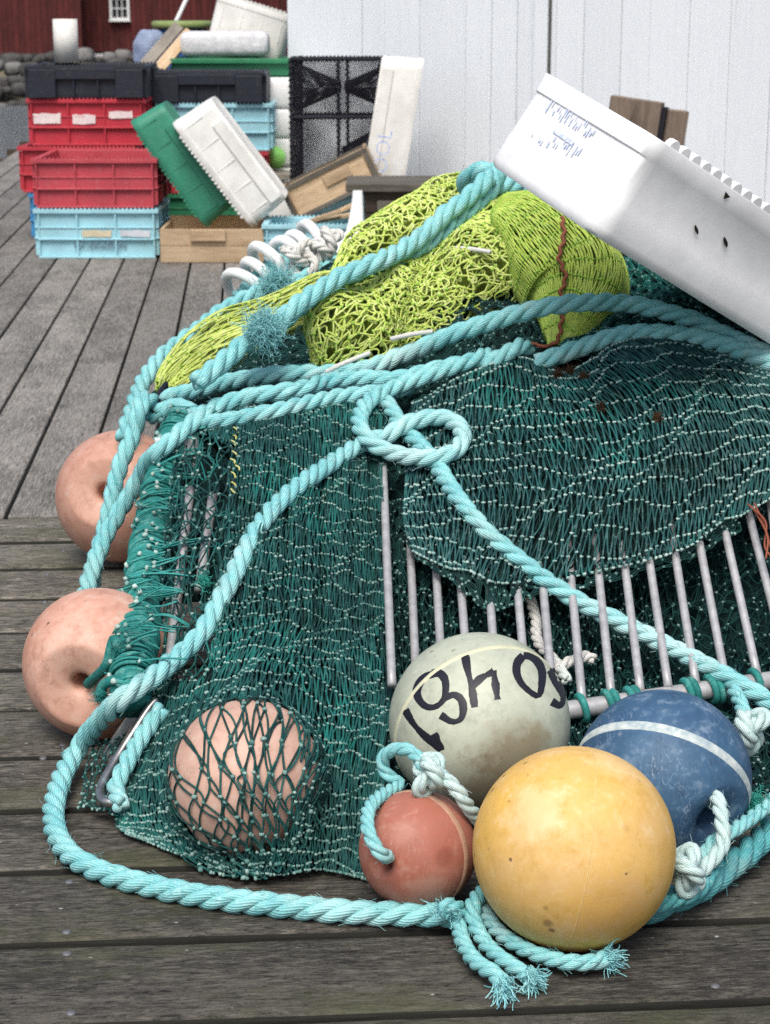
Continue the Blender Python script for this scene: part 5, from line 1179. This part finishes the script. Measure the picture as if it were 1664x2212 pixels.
# grey-white plate glimpsed under the left net, old pale rope under the grid
m_ = MB(); box(m_, W(382, 985, 4.40), (.10, .02, .09), rz(.3)); tag(m_.build('plate', M['white_trim'], None, False, .003), 'grey white plate glimpsed through the net at the upper left', 'plate')
rope('rope', 'off-white braided rope glimpsed under the grid behind the white buoy', atd([(1145,1290,4.02),(1158,1340,3.97),(1162,1385,3.92),(1200,1430,3.86),(1225,1470,3.80)]), .012, M['rope_white'])
rope('rope', 'short off-white rope end between the bars right of the white buoy', atd([(1195,1450,3.83),(1225,1432,3.85),(1265,1418,3.88),(1285,1425,3.88)]), .012, M['rope_white'])
# ------------------------------------------------------------------ steel hook
hk = catmull(atd([(338,1512,3.60),(322,1530,3.59),(290,1580,3.57),(255,1635,3.54),(226,1685,3.50),(217,1708,3.48),(222,1728,3.45),(240,1734,3.44),(262,1736,3.44)]), n=60)
m_ = MB(); tubes(m_, hk, .0088, 12); tag(m_.build('steel_hook', M['steel']), 'bent steel rod hook at the lower left edge of the bagged net', 'hook')
m_ = MB(); box(m_, W(272, 1600, 3.66), (.05, .02, .11), np.array(Matrix.Rotation(.6, 3, 'Y'))); tag(m_.build('plate', M['alu'], None, False, .006), 'grey metal plate behind the steel hook', 'plate')
rope('rope', 'aqua rope running beside the steel hook into the net', atd([(352,1530,3.58),(325,1565,3.57),(295,1610,3.54),(268,1660,3.50),(250,1705,3.47),(262,1740,3.42)]), .0175, AQ)
# ------------------------------------------------------------------ lime net
lime = thing('fishing_net', 'bright lime green net bunched across the top of the pile', 'fishing net', tuple(W(900, 800, 4.7)))
def tube_surf(path, n=200, nz_=None, amp=0.0, ridge=0.0, nr=3):
    a = np.array(path, float); C = catmull(np.hstack([atd(a[:, :3]), (a[:, 3] / F_ * a[:, 2])[:, None]]), n=n); Rr = C[:, 3]; C = C[:, :3]
    T, N, Bn = frames(C[None]); N, Bn = N[0], Bn[0]
    def f(s, t, off_=0.0):
        s = np.asarray(s); x = np.clip(t, 0, 1) * (n - 1); k_ = np.minimum(x.astype(int), n - 2); fr_ = (x - k_)[:, None]
        it = lambda A_: A_[k_] * (1 - fr_) + A_[k_ + 1] * fr_
        th = s * 2 * np.pi; r_ = (Rr[k_] * (1 - fr_[:, 0]) + Rr[k_ + 1] * fr_[:, 0]) + off_
        r_ = r_ * (1 + ridge * np.sin(nr * th + 2.5 * t) + .5 * ridge * np.sin((nr + 2) * th - 4 * t))
        dirn = np.cos(th)[:, None] * it(N) + np.sin(th)[:, None] * it(Bn)
        P = it(C) + dirn * r_[:, None]
        if nz_ is not None: P = P + dirn * (nz_(P) * amp)[:, None]
        return P
    return f
def tube_core(name, fs, off_, mat, ns=40, nt=60):
    s, t = np.meshgrid(np.linspace(0, 1, ns + 1)[:-1], np.linspace(0, 1, nt)); P = fs(s.ravel(), t.ravel(), off_)
    i = np.arange(ns); j = (i + 1) % ns; q = np.arange(nt - 1); f = np.stack([q[:, None] * ns + i, q[:, None] * ns + j, (q[:, None] + 1) * ns + j, (q[:, None] + 1) * ns + i], -1).reshape(-1, 4)
    mb = MB(); mb.add(P, f); mb.F.append((np.arange(ns)[::-1][None], 0)); mb.F.append((np.arange(ns)[None] + (nt - 1) * ns, 0)); return mb.build(name, mat, lime)
ln1 = mknoise(9, 12, 40, 51); ln2 = mknoise(10, 10, 46, 52)
# long bundle at the left
fA = tube_surf([(350,848,4.95,20),(370,828,4.96,42),(420,790,4.98,57),(490,748,5.0,60),(560,714,5.02,54),(640,674,5.05,46),(720,634,5.10,34),(760,610,5.14,18)], nz_=ln1, amp=.022, ridge=.17, nr=4)
mb = MB(); lattice(mb, lambda s, t: fA(s, t, .004), 84, 18, .0021, .0036, .35, .6, wrap=True, K=7, double=False); lattice(mb, lambda s, t: fA(s, t, -.008), 90, 15, .0022, 0, .5, .6, wrap=True, K=6, double=False)
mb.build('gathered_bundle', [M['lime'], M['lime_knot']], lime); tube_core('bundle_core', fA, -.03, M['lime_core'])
# loose open meshes
def loose(fs, name, ns, nt, r=.0023, lay=2):
    mb = MB()
    for k in range(lay): lattice(mb, lambda s, t, o_=.006 - .014 * k: fs(s, t, o_ + 0), ns - 4 * k, nt - 2 * k, r, .0046, .36, .8, wrap=True, double=False, K=7)
    mb.build(name, [M['lime'], M['lime_knot']], lime)
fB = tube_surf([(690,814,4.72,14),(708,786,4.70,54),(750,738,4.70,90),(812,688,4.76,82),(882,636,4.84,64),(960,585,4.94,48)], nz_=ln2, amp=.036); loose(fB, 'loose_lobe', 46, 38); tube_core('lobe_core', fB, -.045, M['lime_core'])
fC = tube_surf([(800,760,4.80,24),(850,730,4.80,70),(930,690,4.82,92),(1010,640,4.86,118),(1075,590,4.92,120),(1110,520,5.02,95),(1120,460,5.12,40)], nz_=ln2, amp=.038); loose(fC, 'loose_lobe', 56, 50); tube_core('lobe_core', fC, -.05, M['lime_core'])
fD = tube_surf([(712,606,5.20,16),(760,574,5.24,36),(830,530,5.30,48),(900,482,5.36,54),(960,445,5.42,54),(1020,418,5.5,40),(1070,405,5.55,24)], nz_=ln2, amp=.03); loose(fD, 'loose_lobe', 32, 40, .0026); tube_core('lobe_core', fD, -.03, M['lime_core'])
# neat tight-meshed bag
fE = tube_surf([(1075,462,4.86,22),(1100,468,4.84,56),(1150,498,4.80,86),(1210,560,4.74,112),(1250,620,4.70,112),(1245,680,4.66,86),(1222,728,4.62,46),(1205,755,4.60,18)], nz_=ln1, amp=.008, ridge=.035, nr=5)
mb = MB(); lattice(mb, lambda s, t: fE(s, t, .002), 190, 13, .0021, .0040, (.22, .05), (.4, .05), wrap=True, K=6, double=False, kx=1.2); lattice(mb, lambda s, t: fE(s, t, -.006), 150, 13, .0021, 0, (.4, .2), .4, wrap=True, double=False)
mb.build('tight_bag', [M['lime_neat'], M['lime_knot']], lime); tube_core('bag_core', fE, -.020, M['lime_core'])
lc = [(1213,468),(1218,520),(1208,560),(1222,600),(1212,640),(1214,690),(1208,730),(1180,748),(1150,742)]
m_ = MB(); q = catmull(np.array(lc, float), n=160); nE = 160
_s, _t = np.meshgrid(np.linspace(0, 1, 200), np.linspace(0, 1, 120)); PE = fE(_s.ravel(), _t.ravel(), .006); ue, ve, de = proj(PE)
dl = []
for (a, b) in q:
    k_ = np.abs(ue - a) + np.abs(ve - b) < 14; dl.append(de[k_].min() if k_.any() else (dl[-1] if dl else 4.6))
dl = np.convolve(np.pad(np.array(dl), 6, mode='edge'), np.ones(13) / 13, 'valid')
Q = W(q[:, 0] + 3 * np.sin(np.linspace(0, 85, nE)) + 2 * np.sin(np.linspace(0, 23, nE)), q[:, 1], dl - .005); tubes(m_, Q, .0048, 7); m_.build('lacing', M['lace'], lime)
for pts_, lb in (([(960,538,4.86),(1000,536,4.78),(1060,544,4.72)], 'cord'), ([(845,732,4.62),(890,722,4.60),(935,716,4.60)], 'cord'), ([(705,804,4.57),(740,786,4.55),(800,762,4.56)], 'cord')):
    m_ = MB(); tubes(m_, catmull(atd([(a, b, d - .03) for a, b, d in pts_]), n=30), .006, 8); m_.build('cord', M['rope_white'], lime)
# navy strap end at the tip of the bundle
m_ = MB(); tubes(m_, catmull(atd([(358,835,4.85),(346,852,4.80),(336,876,4.76)]), n=14), .016, 8, flat=.5); tag(m_.build('strap', simple_mat('navy_webbing', (.008, .010, .03), .8)), 'navy strap end at the tip of the lime bundle', 'strap')
# ------------------------------------------------------------------ big white box leaning over the pile
bb = fishbox('fish_box', 'big white fish box with blue lettering leaning over the right of the pile', BL, BW, BH, plastic_mat('clean_white_plastic', (.87, .88, .88), amount=.12, scuff=.05, dirt=(.5, .42, .32)), RB, TB, panels=0, band=True, bandx=(-.36, .49), teeth='near', pitch=.033, group=None, straight=True)
def on_plane(u, v, pt, n):
    d = W(u, v, 1.0) - CAM; return CAM + d * (((pt - CAM) @ n) / (d @ n))
nE_ = -RB[:, 0]; pE = TB + RB @ np.array([-BL / 2 * .985 - .004, 0, 0]); ez_ = RB[:, 2]; ex_ = -RB[:, 1]
smudge(bb, on_plane(1186, 228, pE, nE_), ex_, ez_, 22, .0088, .034, 4); smudge(bb, on_plane(1150, 290, pE, nE_), ex_, ez_, 8, .011, .022, 5); smudge(bb, on_plane(1198, 300, pE, nE_), ex_, ez_, 12, .009, .034, 6)
m_ = MB(); a, b_ = on_plane(1196, 282, pE, nE_), on_plane(1240, 309, pE, nE_); m_.add(np.array([a - ez_ * .003, b_ - ez_ * .006, b_ + ez_ * .004, a + ez_ * .003]), [[0, 1, 2, 3]]); m_.build('print_marks', M['ink_faint'], bb, False)
nS_ = -RB[:, 1]; pS = TB + RB @ np.array([0, -BW / 2 * .985 - .004, 0])
for (u, v, w, h, k_) in ((1505, 496, 3, 11, 0), (1568, 523, 3.5, 12, 0), (1570, 423, 9, 10, 1)):
    m_ = MB(); a = np.linspace(0, 2 * np.pi, 13 if not k_ else 4)[:-1] + (.3 if k_ else 0); P_ = np.array([on_plane(u + w * np.cos(x) * (1 + (.35 * np.sin(2 * x + 1) if not k_ else 0)) + (2.5 * np.sin(x) if not k_ else 0), v + h * np.sin(x), pS, nS_) for x in a]); m_.add(P_, np.arange(len(a))[None]); m_.build('rust_hole' if not k_ else 'drain_hole', M['black_hole'], bb, False)
# ------------------------------------------------------------------ ropes on the front floats
c, r = B['red'][1], B['red'][2]
PK = M['rope_pale']
rope('rope', 'thin aqua cord looping from the hole of the small red buoy to the pale knot', atd([(840,1852,3.07),(826,1846,3.03),(806,1820,3.03),(794,1785,3.05),(797,1748,3.09),(820,1722,3.14),(850,1704,3.19),(862,1690,3.2),(840,1676,3.2),(826,1650,3.2),(838,1626,3.19),(872,1618,3.17),(900,1634,3.15),(918,1660,3.13)]), .0118, AQ)
knot('rope_knot', 'pale knot of bleached rope on top of the small brick red buoy', W(927, 1672, 3.12), .032, .0125, PK, seed=5)
rope('rope', 'bleached rope from the pale knot down behind the yellow buoy', atd([(940,1668,3.11),(972,1690,3.10),(998,1722,3.10),(1018,1752,3.12),(1045,1785,3.16)]), .0125, PK)
for lab, pts_ in (('frayed aqua rope tail at the bottom, leftmost of the three', [(1010,1985,3.08),(985,1960,3.04),(958,1962,3.03),(985,1985,3.05),(1000,2035,2.985),(1025,2075,2.93),(1055,2095,2.90),(1075,2112,2.88),(1086,2128,2.865)]),
                  ('frayed aqua rope tail at the bottom, middle of the three', [(1040,1930,3.09),(1022,1955,3.05),(1026,1995,3.03),(1050,2040,2.98),(1085,2072,2.935),(1115,2092,2.91),(1146,2112,2.885)]),
                  ('aqua rope tail curving right in front of the yellow buoy', [(1040,1965,3.08),(1065,2000,3.03),(1100,2032,2.985),(1150,2058,2.95),(1210,2076,2.925),(1265,2080,2.92),(1308,2070,2.93)])):
    P_ = atd(pts_); P_[:, 2] = np.where(np.arange(len(P_)) > 3, np.maximum(np.minimum(P_[:, 2], .04), .013), np.maximum(P_[:, 2], .013))
    t_ = thing('rope_tail', lab, 'rope', tuple(P_[-1]), 'frayed rope tails in front of the yellow buoy'); rope('cord', None, P_, .0135, M['rope'], parent=t_, lay=5.6, wob=.08)
    m_ = MB(); dd = P_[-1] - P_[-2]; dd /= np.linalg.norm(dd); tuft(m_, P_[-1] + np.array([0, 0, .002]) - dd * .008, 130, .038, .0012, dd * 2.2 - np.array([0, 0, .5]), .6, .38); m_.build('frayed_end', M['fuzz'], t_)
m_ = MB()
for q_ in ((955, 1960, 3.03), (985, 1972, 3.03)): tuft(m_, W(*q_), 45, .030, .0008, -CX, .8, .9)
tag(m_.build('frayed_tuft', M['fuzz']), 'loose aqua fibres where the deck rope meets the tails', 'frayed rope')
rope('rope', 'bleached rope coming out of the blue buoy hole', atd([(1540,1735,3.24),(1548,1722,3.19),(1556,1750,3.16),(1562,1790,3.145),(1560,1830,3.13),(1535,1862,3.115),(1510,1885,3.10)]), .0130, PK)
rope('rope', 'aqua rope crossing the bleached one below the blue buoy', atd([(1700,1690,3.36),(1664,1735,3.3),(1620,1770,3.25),(1575,1800,3.20),(1545,1815,3.18),(1525,1845,3.16),(1518,1880,3.14),(1500,1915,3.12)]), .0125, AQ)
knot('rope_knot', 'bleached rope knot at the right edge of the yellow buoy', W(1487, 1880, 3.07), .036, .0135, PK, seed=12)
rope('rope', 'thick teal rope lying on the deck at the lower right', atd([(1720,1740,3.46),(1664,1795,3.34),(1610,1845,3.25),(1560,1885,3.2),(1500,1925,3.13),(1440,1948,3.11),(1380,1975,3.10)]), .024, M['rope_dark'])
rope('rope', 'thin teal rope beside the thick one at the lower right', atd([(1540,1880,3.14),(1510,1925,3.09),(1460,1945,3.07),(1410,1962,3.06),(1360,1990,3.05)]), .0125, M['rope_dark'])
knot('rope_knot', 'bleached whipped knot at the right end of the grid tube', W(1618, 1578, 3.50), .040, .0155, PK, seed=15)
rope('rope', 'aqua rope end leading from the grid corner to the whipped knot', atd([(1585,1488,3.62),(1598,1515,3.58),(1610,1545,3.54),(1618,1570,3.52)]), .0145, AQ)
m_ = MB(); tuft(m_, W(1630, 1740, 3.3), 200, .05, .0009, None, 1, .9); tag(m_.build('frayed_tuft', M['fuzz_green']), 'green fibres by the right edge near the blue buoy', 'frayed rope')
m_ = MB()
for k in range(3): tubes(m_, catmull(atd([(1622 + 6 * k, 1090, 4.06), (1640 + 4 * k, 1130, 4.02), (1652 + 5 * k, 1170, 3.98), (1668, 1200, 3.95)]) + R_.normal(0, .004, (4, 3)), n=24), .0022, 6)
tag(m_.build('cord', M['lace']), 'russet cords at the right edge of the teal net', 'cord')
